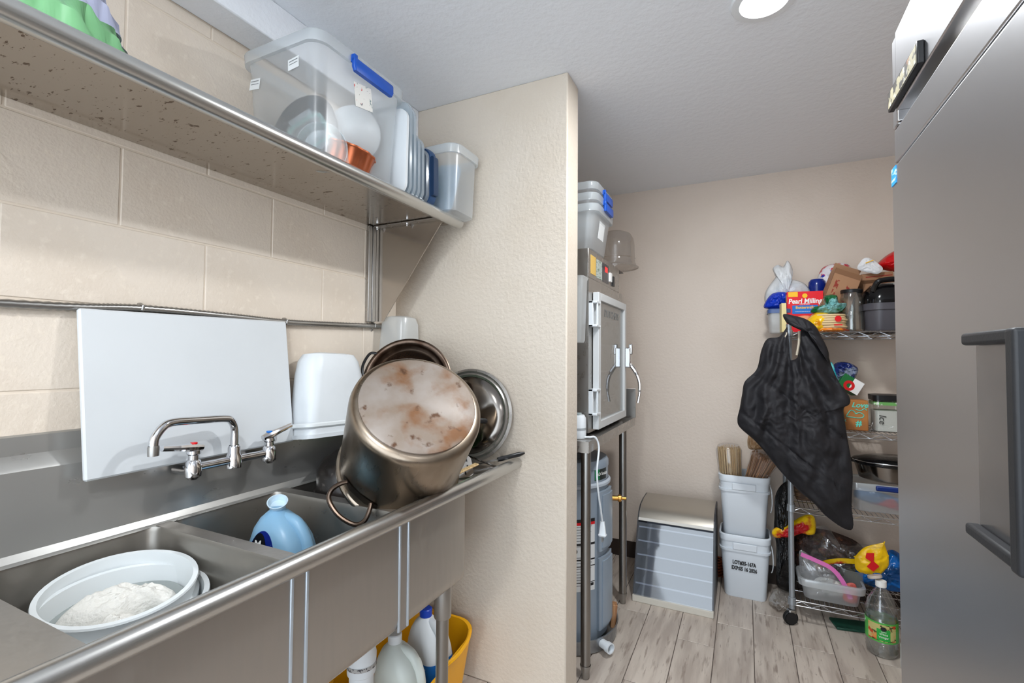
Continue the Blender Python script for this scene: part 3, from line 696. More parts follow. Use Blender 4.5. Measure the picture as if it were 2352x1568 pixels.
# translucent tubs on the wall side
t = thing('square_tub', 'white plastic square tub upside down leaning between cutting board and stock pot', 'tub', T(-1.345, 1.282, 1.035, 0, -6, -3) @ T(0, 0, 0, -2, 0, 0, 1.08))
MB().rr([(0, .13, .275, .025), (.012, .13, .275, .025), (.012, .122, .262, .025), (.03, .12, .258, .03), (.20, .108, .235, .045), (.245, .1, .222, .05), (.268, .08, .19, .045), (.274, .04, .12, .02)], 6).build('tub_body', m_white, t)
MB().rr([(.032, .1245, .268, .028), (.036, .133, .279, .028), (.044, .133, .279, .028), (.048, .122, .262, .028)], 6, False, False).build('rim_band', m_tub, t)
t = thing('frosted_jar', 'frosted plastic container upside down in the corner by the partition', 'container', T(-1.362, 1.668, 1.17, 0, 2, 0))
MB().rr([(0, .16, .15, .03), (.02, .155, .145, .03), (.29, .135, .125, .035), (.318, .12, .11, .04), (.325, .07, .06, .02)], 6).build('container_body', m_frost, t)
# big lid against the partition
t = thing('pot_lid', 'large polished steel pot lid with black knob leaning on the partition wall', 'lid', axis((-1.018, 1.695, 1.083), (.1, -1, .17)))
MB().lathe([(0, .018), (.06, .016), (.12, .01), (.158, .002), (.16, -.002), (.0, .01)], 72).build('lid_dome', m_lid, t, smooth=60)
MB().lathe([(.157, .003), (.166, .008), (.172, .002), (.18, .006), (.19, .0), (.19, -.008), (.157, -.008)], 72, ring=True).build('lid_rim', m_steel, t, smooth=50)
MB().tube(catmull([(.0, -.02, .014), (.008, -.022, .045), (.04, -.02, .054), (.075, -.02, .045), (.083, -.02, .012)], 5), .0105, 10).build('knob', m_black, t)
fluted('cake_mould', m_green, .125, .045, axis((-1.085, 1.575, 1.0), (.3, -.85, .3)), 'mint green fluted silicone mould between the stock pot and the big lid', 'cake mould', nf=12, amp=.08)
# utensils on the right drainboard
t = thing('kitchen_knife', 'knife with a black handle resting across the sink edge by the partition', 'knife', T(-.86, 1.655, .925))
kd = Vector((.66, .66, .16)).normalized()
MB().tube([tuple(kd*q) for q in (.0, .012, .05, .09, .112)], [.0085, .0095, .0085, .0095, .004], 10).build('handle', m_black, t)
MB().box(-.15, 0, -.001, .001, -.014, .008, axis((0, 0, 0), (0, 0, 1)) @ frame((0, 0, 0), (.66, .66, .16), (-.1, -.1, 1))).build('blade', m_steel, t)
t = thing('slotted_turner', 'slotted steel turner lying on the drainboard beside the stock pot', 'utensil', frame((-.948, 1.53, .912), (.75, .66, .1), (-.45, .45, .77)))
sl = MB().rr([(0, .085, .085, .018), (.0014, .085, .085, .018)], 4).build('blade', m_steel, t)
for k, (x, y) in enumerate(((-.022, .022), (.0, .022), (.024, .024), (-.022, -.004), (.024, -.002), (-.016, -.027), (.012, -.027))):
    MB().box(x-.003, x+.003, y-.006, y+.006, .0013, .0018).build('slot', m_ink, sl)
MB().tube([(.0, .04, .001), (.03, .075, .012), (.09, .16, .03)], .004, 8).build('shaft', m_steel, t)
t = thing('serving_tongs', 'flat steel bar utensil lying over the drainboard edge', 'utensil', T(-.965, 1.60, .94))
MB().box(0, .165, -.006, .006, -.0015, .0015, frame((0, 0, 0), (.8, .1, -.22), (-.1, 1, 0))).build('bar', m_lid, t)
t = thing('wire_whisk', 'thin wire whisk lying on the drainboard', 'whisk', T(-.93, 1.60, .882))
for q in range(3): MB().tube(catmull([(0, 0, .004), (.04, .02+.012*q, .01), (.09, .045+.004*q, .012), (.11, .07, .012)], 5), .0014, 6).build('wire', m_wire, t)
o = MB().box(-.1, .1, -.012, .012, -.003, .003).build('wooden_spoon', m_wood, bevel=.003, label='pale wooden spatula tip beside the stock pot on the drainboard', cat='spoon', M=T(-.925, 1.46, .905, 0, -12, 70))

# yellow mop bucket with jugs under the sink
t = thing('mop_bucket', 'yellow plastic mop bucket under the sink holding cleaning jugs', 'bucket', T(-1.14, 1.465, 0))
bk = MB(); lv = [(.02, .28, .41, .08), (.03, .30, .43, .09), (.185, .345, .5, .1), (.2, .355, .51, .1), (.2, .335, .49, .1), (.035, .28, .41, .08)]
bk.rr(lv, 8)
bk.v = [(x, y, z+(.05*max(0, (y+.05)/.3) if z > .15 else 0)) for x, y, z in bk.v]
bk.build('bucket_body', m_yellow, t)
MB().tube(catmull([(.168, .02, .212), (.18, .08, .222), (.176, .15, .233), (.157, .2, .24)], 5), .008, 8).build('rim_grip', m_yellow, t)
for sx in (-1, 1):
    for sy in (-1, 1): MB().lathe([(.02, -.01), (.022, -.006), (.022, .006), (.02, .01)], 16, T(sx*.11, sy*.17, .022, 0, 90, 0)).build('wheel', m_rubber, t)
jug('cleaner_jug', 'plain milky white handled jug in the yellow mop bucket', T(-1.07, 1.345, .045, 0, 0, 8), mat('milky_jug', col(206, 212, 206), .35, sss=.2), .16, .13, .305, capm=m_white)
j = jug('bleach_jug', 'white bleach jug with blue cap and blue label in the yellow mop bucket', T(-1.08, 1.53, .05, 0, 0, -12), m_white, .155, .13, .295, capm=mat('cap_blue', col(16, 62, 176), .35))
MB().rr([(.04, .157, .132, .036), (.155, .157, .132, .036)], 6, False, False).build('jug_label', mat('bleach_label', col(30, 110, 190), .4, blotch=[(30, col(220, 232, 242), .6, .64)]), j)

# ---------------------------------------------------------------- equipment table with proofing cabinet, behind the partition
t = thing('equipment_table', 'tall stainless work table with round legs behind the partition wall', 'table', T(-.99, 2.37, 0))
tb = MB().box(-.41, .415, -.46, .465, .972, .976).build('table_top', m_steel, t)
for (x0, x1, y0, y1) in ((.411, .415, -.46, .465), (-.41, -.406, -.46, .465), (-.4058, .4108, -.46, -.456), (-.4058, .4108, .461, .465)):
    MB().box(x0, x1, y0, y1, .93, .9718).build('table_edge', m_steel, tb)
MB().box(-.41, .42, .458, .462, .974, 1.142).build('side_splash', m_steel, t, bevel=.002)
for x, y in ((.39, -.415), (.39, .26), (-.38, -.415), (-.38, .26)):
    lg = MB().cyl(.0205, .05, .932, 20, T(x, y, 0)).build('leg', m_legs, t)
    MB().lathe([(.013, 0), (.017, .006), (.017, .03), (.0225, .05), (.0225, .056)], 16, T(x, y, 0)).build('foot', m_zinc, lg)

t = thing('proofing_cabinet', 'stainless proofing cabinet with glass door and control box on the equipment table', 'cabinet', T(-.9, 2.37, .977))
cb = MB().box(-.3, -.296, -.316, .326, .012, .699).box(-.3, .2755, -.32, -.316, .012, .699).box(-.3, .2755, .326, .33, .012, .699).box(-.296, .2755, -.316, .326, .66, .699).box(-.296, .2755, -.316, .326, .012, .03)
cb.build('cabinet_body', m_steel, t, smooth=0)
MB().box(.276, .2812, -.3205, -.245, .012, .64).box(.276, .2812, .27, .3305, .012, .64).box(.276, .2812, -.3205, .3305, .6401, .6995).box(.276, .2812, -.2449, .2699, .012, .03).build('front_frame', m_steel, t, smooth=0)
for z in (.13, .27, .41, .55): MB().box(-.29, .26, -.3, .31, z, z+.003).build('rack_shelf', m_zinc, t)
for x in (-.27, .25):
    for y in (-.29, .3): MB().cyl(.012, 0, .014, 12, T(x, y, 0)).build('cabinet_foot', m_rubber, t)
ct = MB().box(-.3, .28, -.32, .26, .70, .832).build('control_box', m_steel, t, bevel=.003)
def cpanel(y0, y1, z0, z1, m, name, p=ct, th=.0015): return MB().box(.28, .28+th, y0-2.37, y1-2.37, z0-.977, z1-.977).build(name, m, p)
yp = cpanel(2.085, 2.165, 1.70, 1.785, mat('dial_plate_yellow', col(214, 176, 92), .5), 'dial_plate')
MB().lathe([(.022, 0), (.019, .02), (0, .021)], 20, axis((.2815, 2.125-2.37, 1.738-.977), (1, 0, 0))).build('dial_knob', m_black, yp)
cpanel(2.18, 2.272, 1.695, 1.782, mat('instruction_plate', col(176, 184, 178), .5, blotch=[(90, col(110, 130, 110), .55, .6)], stretch=(1, .4, 2)), 'instruction_plate')
dp = cpanel(2.285, 2.395, 1.692, 1.785, mat('display_black', col(38, 40, 48), .2), 'display_panel')
cpanel(2.325, 2.375, 1.745, 1.772, mat('display_red', col(200, 30, 34), .3, emit=((.7, .02, .02, 1), .6)), 'display_digits', dp, .0022)
cpanel(2.41, 2.445, 1.71, 1.755, m_print_w, 'rocker_switch', th=.008); cpanel(2.47, 2.50, 1.695, 1.745, m_black, 'rocker_switch', th=.008)
MB().lathe([(.007, 0), (.006, .007), (0, .008)], 12, axis((.28, 2.13-2.37, .812), (1, 0, 0))).build('indicator_lamp', mat('indicator_red', col(196, 110, 104), .2), ct)
d = thing('d', None, None); bpy.data.objects.remove(d)
fr = MB(); Y0, Y1, Z0, Z1, W = -.262, .292, .022, .64, .036
fr.box(.284, .312, Y0, Y0+W, Z0, Z1).box(.284, .312, Y1-W, Y1, Z0, Z1).box(.284, .312, Y0+W, Y1-W, Z1-W, Z1).box(.284, .312, Y0+W, Y1-W, Z0, Z0+W)
dr = fr.build('door', mat('white_door_frame', col(196, 198, 198), .4), t, bevel=.002)
MB().box(.294, .300, Y0+W-.002, Y1-W+.002, Z0+W-.002, Z1-W+.002).build('door_glass', m_doorglass, dr)
for z in (.09, .48):
    hg = MB().box(.28, .30, -.318, -.296, z, z+.115).box(.28, .318, -.318, -.25, z, z+.01).box(.28, .318, -.318, -.25, z+.105, z+.115).box(.31, .318, -.3, -.292, z, z+.115)
    hg.build('hinge', m_white, dr, bevel=.002)
text('DUTCHESS', .05, frame((.3008, .015, .555), (0, 1, 0), (0, 0, 1)), mat('etched_grey', col(124, 124, 122), .5), dr, xs=1.15)
lt = MB(); lt.tube(catmull([(.335, .27, .325), (.345, .272, .30), (.365, .275, .27), (.385, .278, .22), (.388, .278, .16), (.378, .277, .10)], 6), [.008]*6+[.012]*8+[.0095]*10+[.007]*7, 10)
la = lt.build('door_latch', m_chrome, dr)
MB().box(.31, .342, .255, .285, .29, .40).build('latch_plate', m_chrome, la, bevel=.006)
MB().box(.33, .352, .262, .282, .36, .42).build('latch_bolt', m_chrome, la, bevel=.006)
# bins on the cabinet
for k, (zz, lab) in enumerate(((0, 'lowest clear bin of the nested stack on the proofing cabinet'), (.05, 'middle clear bin with blue handle nested in the stack on the proofing cabinet'), (.1, 'topmost clear bin with blue handle nested in the stack on the proofing cabinet'))):
    b_ = bin_(T(-.795, 2.225, 1.811+zz), .40-.004*k, .30-.004*k, .205, lab, taper=.86-.012*k, handles=(1,) if k else None, r=.035)
    if k == 0: MB().box(-.0005, .0005, -.045, .045, -.04, .04, T(.1855, 0, .11, 0, 7, 0)).build('price_sticker', m_label, b_)
o = MB().box(-.22, .18, -.22, .20, 0, .004).build('sheet_tray', m_darkpan, label='dark flat baking tray under the cake dome on the proofing cabinet', cat='tray', M=T(-.81, 2.58, 1.81), bevel=.001)
t = thing('cake_dome', 'smoky clear plastic cake dome on top of the proofing cabinet', 'cake dome', T(-.645, 2.645, 1.8155))
MB().lathe([(.122, .0), (.124, .006), (.116, .012), (.108, .03), (.106, .05), (.109, .055), (.106, .06), (.104, .13), (.098, .165), (.082, .192), (.05, .206), (0, .209)], 48, ring=True).build('dome_shell', m_dome, t)
MB().lathe([(.122, .0), (.127, .002), (.127, .006), (.122, .008)], 48, ring=True).build('dome_rim', m_dome, t)
t = thing('hanging_bin', 'tall frosted plastic bin hung on the side of the proofing cabinet', 'bin', T(-.70, 1.995, 1.385))
MB().rr([(0, .14, .075, .02), (.01, .15, .08, .02), (.27, .165, .092, .02), (.285, .175, .1, .02), (.285, .16, .088, .02)], 5, True, False).build('bin_body', m_frost, t)
MB().box(-.05, .05, .045, .053, .255, .295).build('hook', m_steel, t)
# little white appliance with cord
t = thing('white_appliance', 'small round white appliance with power cord on the equipment table corner', 'appliance', T(-.648, 1.985, .977))
MB().lathe([(.036, 0), (.038, .004), (.038, .035), (.0, .036)], 28).build('appliance_base', m_white, t)
MB().lathe([(.0385, .035), (.0385, .045)], 28).build('appliance_band', mat('grey_band', col(150, 154, 156), .4), t)
MB().lathe([(.038, .045), (.037, .085), (.03, .098), (0, .1)], 28).build('appliance_top', m_white, t)
MB().box(-.014, .014, -.02, .02, .098, .106).build('lid_button', mat('grey_button', col(148, 158, 158), .4), t, bevel=.002)
cd = MB().tube(catmull([(.03, -.01, .006), (.055, .0, .007), (.076, .015, .004), (.087, .028, -.04), (.088, -.005, -.13), (.089, .012, -.22), (.09, .055, -.32), (.09, .075, -.37)], 8), .0042, 8).build('power_cord', m_white, t)
MB().rr([(0, .018, .014, .005), (-.03, .026, .018, .006), (-.05, .03, .02, .006), (-.056, .036, .026, .006), (-.062, .03, .022, .006)], 4, M=T(.09, .076, -.365)).build('plug', m_white, cd)
for dy in (-.006, .006): MB().box(-.003, .003, dy-.001, dy+.001, -.085, -.06, T(.09, .076, -.365)).build('plug_prong', m_zinc, cd)

# water heater
HX, HY, HR = -.80, 2.28, .203
t = thing('water_heater', 'grey-blue upright electric water heater under the equipment table', 'water heater', T(HX, HY, 0))
MB().lathe([(HR*.98, .03), (HR, .035), (HR, .80), (HR*1.012, .802), (HR*1.012, .826), (HR*.97, .84), (.0, .852)], 64).build('tank', m_heater, t)
MB().lathe([(HR+.002, .72), (HR+.012, .724), (HR+.012, .735), (HR+.002, .742)], 64, ring=True).build('tank_band', mat('band_pale', col(176, 184, 194), .35), t)
MB().lathe([(.06, .845), (.06, .872), (0, .874)], 24, T(.07, -.05, 0)).build('top_cap', m_black, t)
def onh(a0, a1, z0, z1, off, m, name, par=t, n=12):
    b = MB(); rg = []
    for k in range(n+1):
        a = R(a0+(a1-a0)*k/n); c_, s_ = math.cos(a), math.sin(a)
        rg.append([((HR)*c_, (HR)*s_, z0), ((HR+off)*c_, (HR+off)*s_, z0), ((HR+off)*c_, (HR+off)*s_, z1), (HR*c_, HR*s_, z1)])
    b.loft(rg, True, True); return b.build(name, m, par)
for z0, z1 in ((.43, .70), (.075, .40)):
    p_ = onh(-27, 13, z0, z1, .016, m_heater, 'access_panel'); onh(-22, 8, z0+.015, z1-.015, .022, m_heater, 'panel_face', p_)
lb_ = onh(-78, -31, .262, .585, .0012, m_label, 'warning_label')
for z0, z1, m, a0, a1 in ((.571, .585, m_ink, -78, -31), (.558, .571, m_red, -78, -31), (.468, .478, m_ink, -78, -31), (.40, .406, m_ink, -78, -31), (.372, .376, m_ink, -78, -31), (.3, .303, m_ink, -78, -31), (.284, .296, m_ink, -45, -33)):
    onh(a0, a1, z0, z1, .0018, m, 'label_bar', lb_)
for k in range(22):
    z = .55-.0125*k
    if abs(z-.473) < .01 or abs(z-.403) < .008 or abs(z-.374) < .005 or .42 < z < .462: continue
    onh(-76, -36-(k*7 % 13), z, z+.0028, .0016, m_greyink, 'label_text_line', lb_, 6)
a = R(-60); MB().lathe([(.014, 0), (.014, .001), (0, .001)], 24, axis((HR*math.cos(a), HR*math.sin(a), .442), (math.cos(a), math.sin(a), 0))).build('hazard_symbol', m_ink, lb_)
lg_ = onh(-31, -5, .752, .808, .0015, mat('badge_dark', col(34, 40, 38), .35), 'brand_badge')
onh(-31, -22, .755, .805, .002, mat('badge_green', col(14, 122, 70), .35), 'badge_patch', lg_, 4)
a = R(-18); text('AO Smith', .021, frame(((HR+.0045)*math.cos(a), (HR+.0045)*math.sin(a), .78), (-math.sin(a), math.cos(a), 0), (0, 0, 1)), m_print_w, lg_)
MB().lathe([(.012, 0), (.012, .03), (.018, .032), (.018, .045), (.008, .05), (.008, .07), (0, .071)], 14, axis((HR*.97, .12, .62), (1, .35, 0))).build('relief_valve', m_brass, t)
t = thing('drain_pan', 'round galvanised drain pan with white pipe stub under the water heater', 'pan', T(HX, HY, 0))
MB().lathe([(0, .002), (.236, .002), (.244, .006), (.248, .062), (.252, .064), (.252, .068), (.246, .068), (.24, .01), (0, .006)], 64).build('pan_body', m_galv, t)
MB().lathe([(.019, 0), (.019, .045), (.023, .045), (.023, .065), (.018, .065), (.016, .0)], 20, axis((.205, -.117, .04), (.87, -.5, 0)), ring=True).build('pipe_stub', m_white, t)
o = MB().box(-.012, .012, -.02, .02, 0, .11).build('wood_scrap', m_wood2, label='small brown wood scrap standing between the tank and its pan', cat='wood scrap', bevel=.002, M=T(-.592, 2.37, .009, 0, 6, 20))

# ---------------------------------------------------------------- display case on the floor
t = thing('display_case', 'countertop display case with sloped clear front and steel hood on the floor', 'display case', T(-.355, 2.9, 0))
prof = [(-.22, 0), (-.21, .03), (-.075, .395), (-.05, .435), (.0, .462), (.08, .475), (.2, .478), (.2, 0)]
for x in (-.205, .198):
    s_ = MB(); s_.loft([[(x, y, z) for y, z in prof], [(x+.007, y, z) for y, z in prof]]); s_.build('side_panel', mat('case_side_dark', col(50, 50, 54), .35) if x < 0 else bpy.data.materials['case_side_dark'], t, smooth=0)
hood = MB(); hp = [(-.078, .388), (-.05, .432), (.0, .458), (.08, .472), (.2, .475)]
hood.loft([[(x, y, z) for x in (-.198, .198)] for y, z in [(p[0], p[1]+.004) for p in hp]], False, False, closed=False)
hood.build('hood', mat('warm_grey_steel', col(176, 170, 160), .32, .8), t, smooth=60)
fr_ = MB(); fr_.loft([[(x, y, z) for x in (-.198, .198)] for y, z in ((-.219, .033), (-.086, .385))], False, False, closed=False); fr_.build('front_window', m_acryl, t)
MB().box(-.205, .205, -.0185, 0, 0, .034, T(0, -.205, 0, 0, 0, 0)).build('base_strip', mat('case_ivory', col(198, 192, 180), .5), t, bevel=.003)
MB().box(-.198, .198, -.0, .0155, -.02, .0, frame((0, -.083, .395), (1, 0, 0), (0, .35, .94))).build('hood_lip', mat('case_lip', col(206, 202, 194), .4), t)
MB().box(-.198, .198, .19, .2, 0, .47).build('back_panel', mat('case_back_grey', col(112, 117, 128), .4), t)
MB().box(-.198, .198, -.2, .19, .004, .012).build('case_floor', bpy.data.materials['case_back_grey'], t)
for k in range(5):
    f_ = .12+.19*k; y = -.213+.135*f_; z = .035+.36*f_
    MB().box(-.196, .196, y+.02, y+.024, z, z+.007).build('tray_rail', mat('rail_pale', col(180, 186, 198), .3) if k == 0 else bpy.data.materials['rail_pale'], t)

# ---------------------------------------------------------------- square buckets with bundled sticks
def bucket(M, label, txt=None):
    t = thing('square_bucket', label, 'bucket', M)
    w, d, h = .258, .215, .345
    lv = [(0, w*.78, d*.78, .03), (.006, w*.82, d*.82, .04), (h-.09, w*.94, d*.94, .04), (h-.09, w*1.0, d*1.0, .045), (h-.078, w*1.01, d*1.01, .045), (h-.078, w*.95, d*.95, .04), (h-.035, w*.96, d*.96, .04), (h-.035, w*1.0, d*1.0, .045), (h-.004, w*1.02, d*1.02, .045), (h, w*1.0, d*1.0, .045), (h, w*.94, d*.94, .04), (.01, w*.79, d*.79, .035)]
    MB().rr(lv, 6).build('bucket_body', m_bucket, t, smooth=40)
    MB().box(-.06, .06, -d*.5-.004, -d*.48, h-.078, h-.04).build('front_lug', m_bucket, t, bevel=.006, seg=3)
    MB().tube(catmull([(w*.5, -.02, h-.05), (w*.53, -.05, h-.08), (w*.54, -.055, h-.14), (w*.53, -.04, h-.18), (w*.51, -.03, h-.2)], 6), .003, 8).build('bail', m_white, t)
    if txt:
        bx = T(0, 0, 0)
        for k, s_ in enumerate(txt):
            text(s_, .027, frame((-.004, -d*.47-.0012+.003*k, h-.15-.032*k), (1, 0, -.02), (0, .05, 1)), m_ink, t, off=.0012, xs=.72)
    return t
bucket(T(-.006, 3.065, 0), 'lower white square bucket with printed lot code on the floor', ['LOT#25-167A', 'EXP:05 16 2026'])
bucket(T(-.008, 3.07, .325), 'upper white square bucket holding bundles of wooden sticks')
def bundle(label, M, m, n, r0, length, fan, film, seed):
    random.seed(seed); t = thing('stick_bundle', label, 'sticks', M)
    b = MB()
    for k in range(n):
        rr_ = r0*math.sqrt((k+.5)/n); a = k*2.4
        x, y = rr_*math.cos(a), rr_*math.sin(a); l = length*(.93+.07*random.random())
        b.rod((x, y, 0), (x*fan, y*fan, l), .0032, 5)
    b.build('sticks', m, t, kind='stuff')
    MB().lathe([(r0*1.08, .0), (r0*1.1, length*.3), (r0*1.12*fan, length*.9), (r0*.9*fan, length*1.03), (0, length*1.05)], 20).build('film', film, t)
bundle('pale wooden sticks wrapped in film standing in the upper bucket', T(-.075, 3.05, .60, 4, -3, 0), m_wood, 70, .056, .22, 1.1, m_film, 1)
bundle('brown wooden sticks fanned out in film in the upper bucket', T(.04, 3.04, .625, 0, 22, -10), m_wood2, 60, .045, .17, 1.5, m_film, 2)
MB().pillow([(-.06, -.05), (-.05, .04), (.0, .065), (.05, .03), (.065, -.03), (.0, -.05)], .05, .04, 8, 44, .008, 20, 4).build('stick_bag', mat('bagged_wood', col(168, 132, 96), .25, blotch=[(20, col(206, 180, 148), .5, .65)], stretch=(4, 1, 1), bump=(40, .5, .01)), label='bag of short wooden sticks lying on top of the brown bundle', cat='bag', M=T(.07, 3.06, .86))
t = MB().tube([(.042*math.cos(k*.4), .042*math.sin(k*.4), .006+.0022*k*.4*1.15) for k in range(100)], .0055, 8).build('copper_coil', m_copper, label='coil of copper tube on the floor between display case and buckets', cat='coil', M=T(-.17, 3.188, .004))

# ---------------------------------------------------------------- wire rack
RX0, RX1, RY0, RY1 = .205, 1.12, 2.81, 3.17
t = thing('wire_rack', 'chrome wire shelving rack on casters against the back wall', 'rack', T(.66, 2.99, 0))
PX = lambda x: x-.66
PY = lambda y: y-2.99
for x in (RX0, RX1):
    for y in (RY0, RY1):
        p_ = MB().cyl(.0127, .075, 1.49, 16, T(PX(x), PY(y), 0)).cyl(.0134, 1.487, 1.497, 16, T(PX(x), PY(y), 0)).build('post', m_post, t)
        c_ = MB().lathe([(.031, -.011), (.034, -.008), (.034, .008), (.031, .011)], 24, T(PX(x)-.008, PY(y)-.012, .0345) @ T(0, 0, 0, 90, 0, 25)).build('caster_wheel', m_rubber, t)
        MB().lathe([(.0, -.0125), (.029, -.0125), (.029, .0125), (0, .0125)], 24, T(PX(x)-.008, PY(y)-.012, .0345) @ T(0, 0, 0, 90, 0, 25)).build('caster_hub', m_black, c_)
        MB().box(-.018, .018, -.016, .016, .045, .073, T(PX(x)-.004, PY(y)-.006, 0, 0, 0, 25)).build('caster_fork', m_zinc, c_, bevel=.006)
        for z in (.118, .577, .967, 1.455):
            MB().lathe([(.0135, -.022), (.0185, -.02), (.0165, .012), (.0135, .014)], 16, T(PX(x), PY(y), z)).build('shelf_collar', m_post, p_)
for z in (.118, .577, .967, 1.455):
    s_ = MB(); r_ = .0026
    for y in (RY0, RY1):
        s_.rod((PX(RX0), PY(y), z), (PX(RX1), PY(y), z), r_, 6).rod((PX(RX0), PY(y), z-.024), (PX(RX1), PY(y), z-.024), r_, 6)
        n_ = 22; dx = (RX1-RX0)/n_
        pts = [(PX(RX0+dx*k), PY(y), z-.002 if k % 2 else z-.022) for k in range(n_+1)]
        s_.tube(pts, .0018, 5)
    for x in (RX0, RX1):
        s_.rod((PX(x), PY(RY0), z), (PX(x), PY(RY1), z), r_, 6).rod((PX(x), PY(RY0), z-.024), (PX(x), PY(RY1), z-.024), r_, 6)
    sh = s_.build('shelf', m_wire, t)
    w_ = MB()
    for k in range(1, 46):
        x = PX(RX0+(RX1-RX0)*k/46); w_.rod((x, PY(RY0), z+.003), (x, PY(RY1), z+.003), .0016, 5)
    for y in (RY0+.12, RY1-.12): w_.rod((PX(RX0), PY(y), z), (PX(RX1), PY(y), z), .0022, 5)
    w_.build('shelf_wires', m_wire, sh, kind='stuff')

def bag(name, label, cat, out, front, back, m, M, wr=.008, wf=16, seed=1, group=None, n=48, rings=8, center=None):
    return MB().pillow(out, front, back, rings+5, max(n, 84), wr, wf, seed, center=center).build(name, m, label=label, cat=cat, M=M, group=group, smooth=60)
def film(name, c1, c2=None, sc=14, rough=.25, extra=None):
    bl = [(sc, col(*c2), .52, .58)] if c2 else []
    if extra: bl += [(extra[0], col(*extra[1]), extra[2], extra[2]+.04)]
    return mat(name, col(*c1), rough, blotch=bl or None, bump=[(30, .35, .01)])
Z4, Z3, Z2, Z1 = 1.461, .973, .583, .124
# --- top shelf
t = thing('square_container', 'frosted square container with blue lid at the end of the top rack shelf', 'container', T(.172, 2.98, Z4))
MB().rr([(0, .09, .1, .015), (.01, .1, .11, .018), (.105, .108, .118, .018)], 4).build('container_body', m_frost, t)
MB().rr([(.105, .116, .126, .02), (.125, .116, .126, .02), (.13, .1, .11, .02)], 4).build('container_lid', mat('blue_grey_lid', col(70, 92, 140), .4), t)
bag('blue_bag', 'bright blue plastic wrapper on the square container under the white bag', 'wrapper', [(-.06, -.03), (-.02, .045), (.05, .05), (.07, .0), (.03, -.04)], .035, .03, film('blue_wrapper', (12, 52, 176)), T(.16, 3.0, 1.635), .006, 24, 5)
o = MB().box(-.011, .011, -.03, .03, 0, .15).build('paper_carton', mat('carton_cream', col(226, 208, 150), .5), bevel=.001, label='pale yellow carton standing beside the red pancake mix box', cat='carton', M=T(.184, 2.885, Z4, 0, 0, 6))
bag('tied_plastic_bag', 'tied white translucent plastic bag with pale food on the top rack shelf', 'bag', [(-.09, -.115), (-.105, -.02), (-.06, .055), (-.045, .07), (-.075, .10), (-.05, .125), (-.02, .115), (.0, .145), (.03, .10), (.035, .07), (.02, .055), (.085, .02), (.115, -.05), (.1, -.11), (.0, -.125)], .06, .05, mat('white_bag_plastic', col(224, 226, 228), .3, alpha=.86, blotch=[(9, col(226, 214, 160), .6, .7), (6, col(206, 212, 218), .5, .62)], bump=[(18, .6, .02)]), T(.215, 3.06, 1.72), .01, 15, 9, n=64, center=(0, -.05))
# pancake mix box
t = thing('pancake_mix_box', 'red pancake mix carton with blue banner and pancake picture on the top rack shelf', 'box', T(.286, 2.95, Z4, 0, 0, 3))
MB().box(-.082, .082, -.025, .025, 0, .215).build('carton', m_boxred, t, bevel=.001)
FZ = lambda x, z, o=-.0262: frame((x, o, z), (1, 0, 0), (0, 0, 1))
MB().box(-.058, .058, -.0262, -.025, .098, .142).build('blue_banner', m_print_b, t)
MB().box(-.076, -.032, -.0262, -.025, .188, .213).build('corner_flag', m_print_y, t)
text('Pearl Milling', .036, FZ(.0, .163), m_print_w, t, off=.0009, xs=.86, shear=.12)
text('COMPANY', .010, FZ(0, .148), m_print_w, t)
text('Buttermilk', .020, FZ(0, .130), m_print_y, t, off=.0004)
text('COMPLETE PANCAKE & WAFFLE MIX', .0055, FZ(0, .109), m_print_w, t)
MB().lathe([(0, .0004), (.012, .0004), (.012, 0)], 20, FZ(0, .192)).build('crest', m_print_y, t)
MB().prism([(.058*math.cos(k*math.pi/10)*1.0, .028*math.sin(k*math.pi/10)) for k in range(21)], 0, .0006, FZ(-.002, .06)).build('pancake_picture', mat('pancake_print', col(236, 160, 110), .5, blotch=[(28, col(220, 100, 60), .5, .6)]), t)
MB().box(-.0826, -.082, -.02, .02, .16, .2).build('side_flag', m_print_y, t)
# cans and bread behind
t = thing('blue_tin', 'dark blue ribbed tin behind the pancake mix box', 'tin', T(.36, 3.075, Z4+.18))
MB().lathe([(.04, 0), (.042, .01), (.04, .02), (.042, .03), (.04, .06), (.042, .07), (.04, .1), (.03, .115), (0, .117)], 28).build('tin_body', mat('navy_gloss', col(10, 36, 120), .2), t)
o = MB().box(-.06, .06, -.06, .06, 0, .178).build('shipping_carton', m_card, label='closed brown carton behind the pancake mix box supporting the blue tin', cat='box', bevel=.002, M=T(.385, 3.095, Z4))
bag('bread_bag', 'white bread bag printed with coloured dots behind the cardboard box', 'bag', [(-.07, -.07), (-.055, .03), (-.02, .085), (.06, .095), (.1, .05), (.1, -.06), (.0, -.08)], .06, .05, film('dotted_wrapper', (224, 220, 224), (200, 30, 60), 24, .3, (34, (40, 50, 150), .6)), T(.425, 3.13, 1.75), .008, 18, 6)
# tilted open cardboard box
t = thing('cardboard_box', 'open brown cardboard box with red print tilted on the top rack shelf', 'box', frame((.452, 2.93, 1.675), (.80, .12, -.34), (.42, .28, .86)))
w_, h_, d_ = .125, .215, .075
cbx = MB()
cbx.box(-w_/2, w_/2, -h_/2, h_/2, -.002, 0).box(-w_/2, w_/2, -h_/2, h_/2, -d_, -d_+.002).box(-w_/2, -w_/2+.002, -h_/2, h_/2, -d_, 0).box(w_/2-.002, w_/2, -h_/2, h_/2, -d_, 0).box(-w_/2, w_/2, -h_/2, -h_/2+.002, -d_, 0)
cbx.build('box_body', m_card, t, smooth=0)
MB().box(-w_/2, w_/2, 0, .055, -.001, .001, T(0, h_/2, -d_+.001, 24, 0, 0)).build('box_flap', m_card, t)
MB().box(-w_/2, w_/2, -.05, 0, -.001, .001, T(0, h_/2-.002, .0015, 5, 0, 0)).build('box_flap', m_carddark, t)
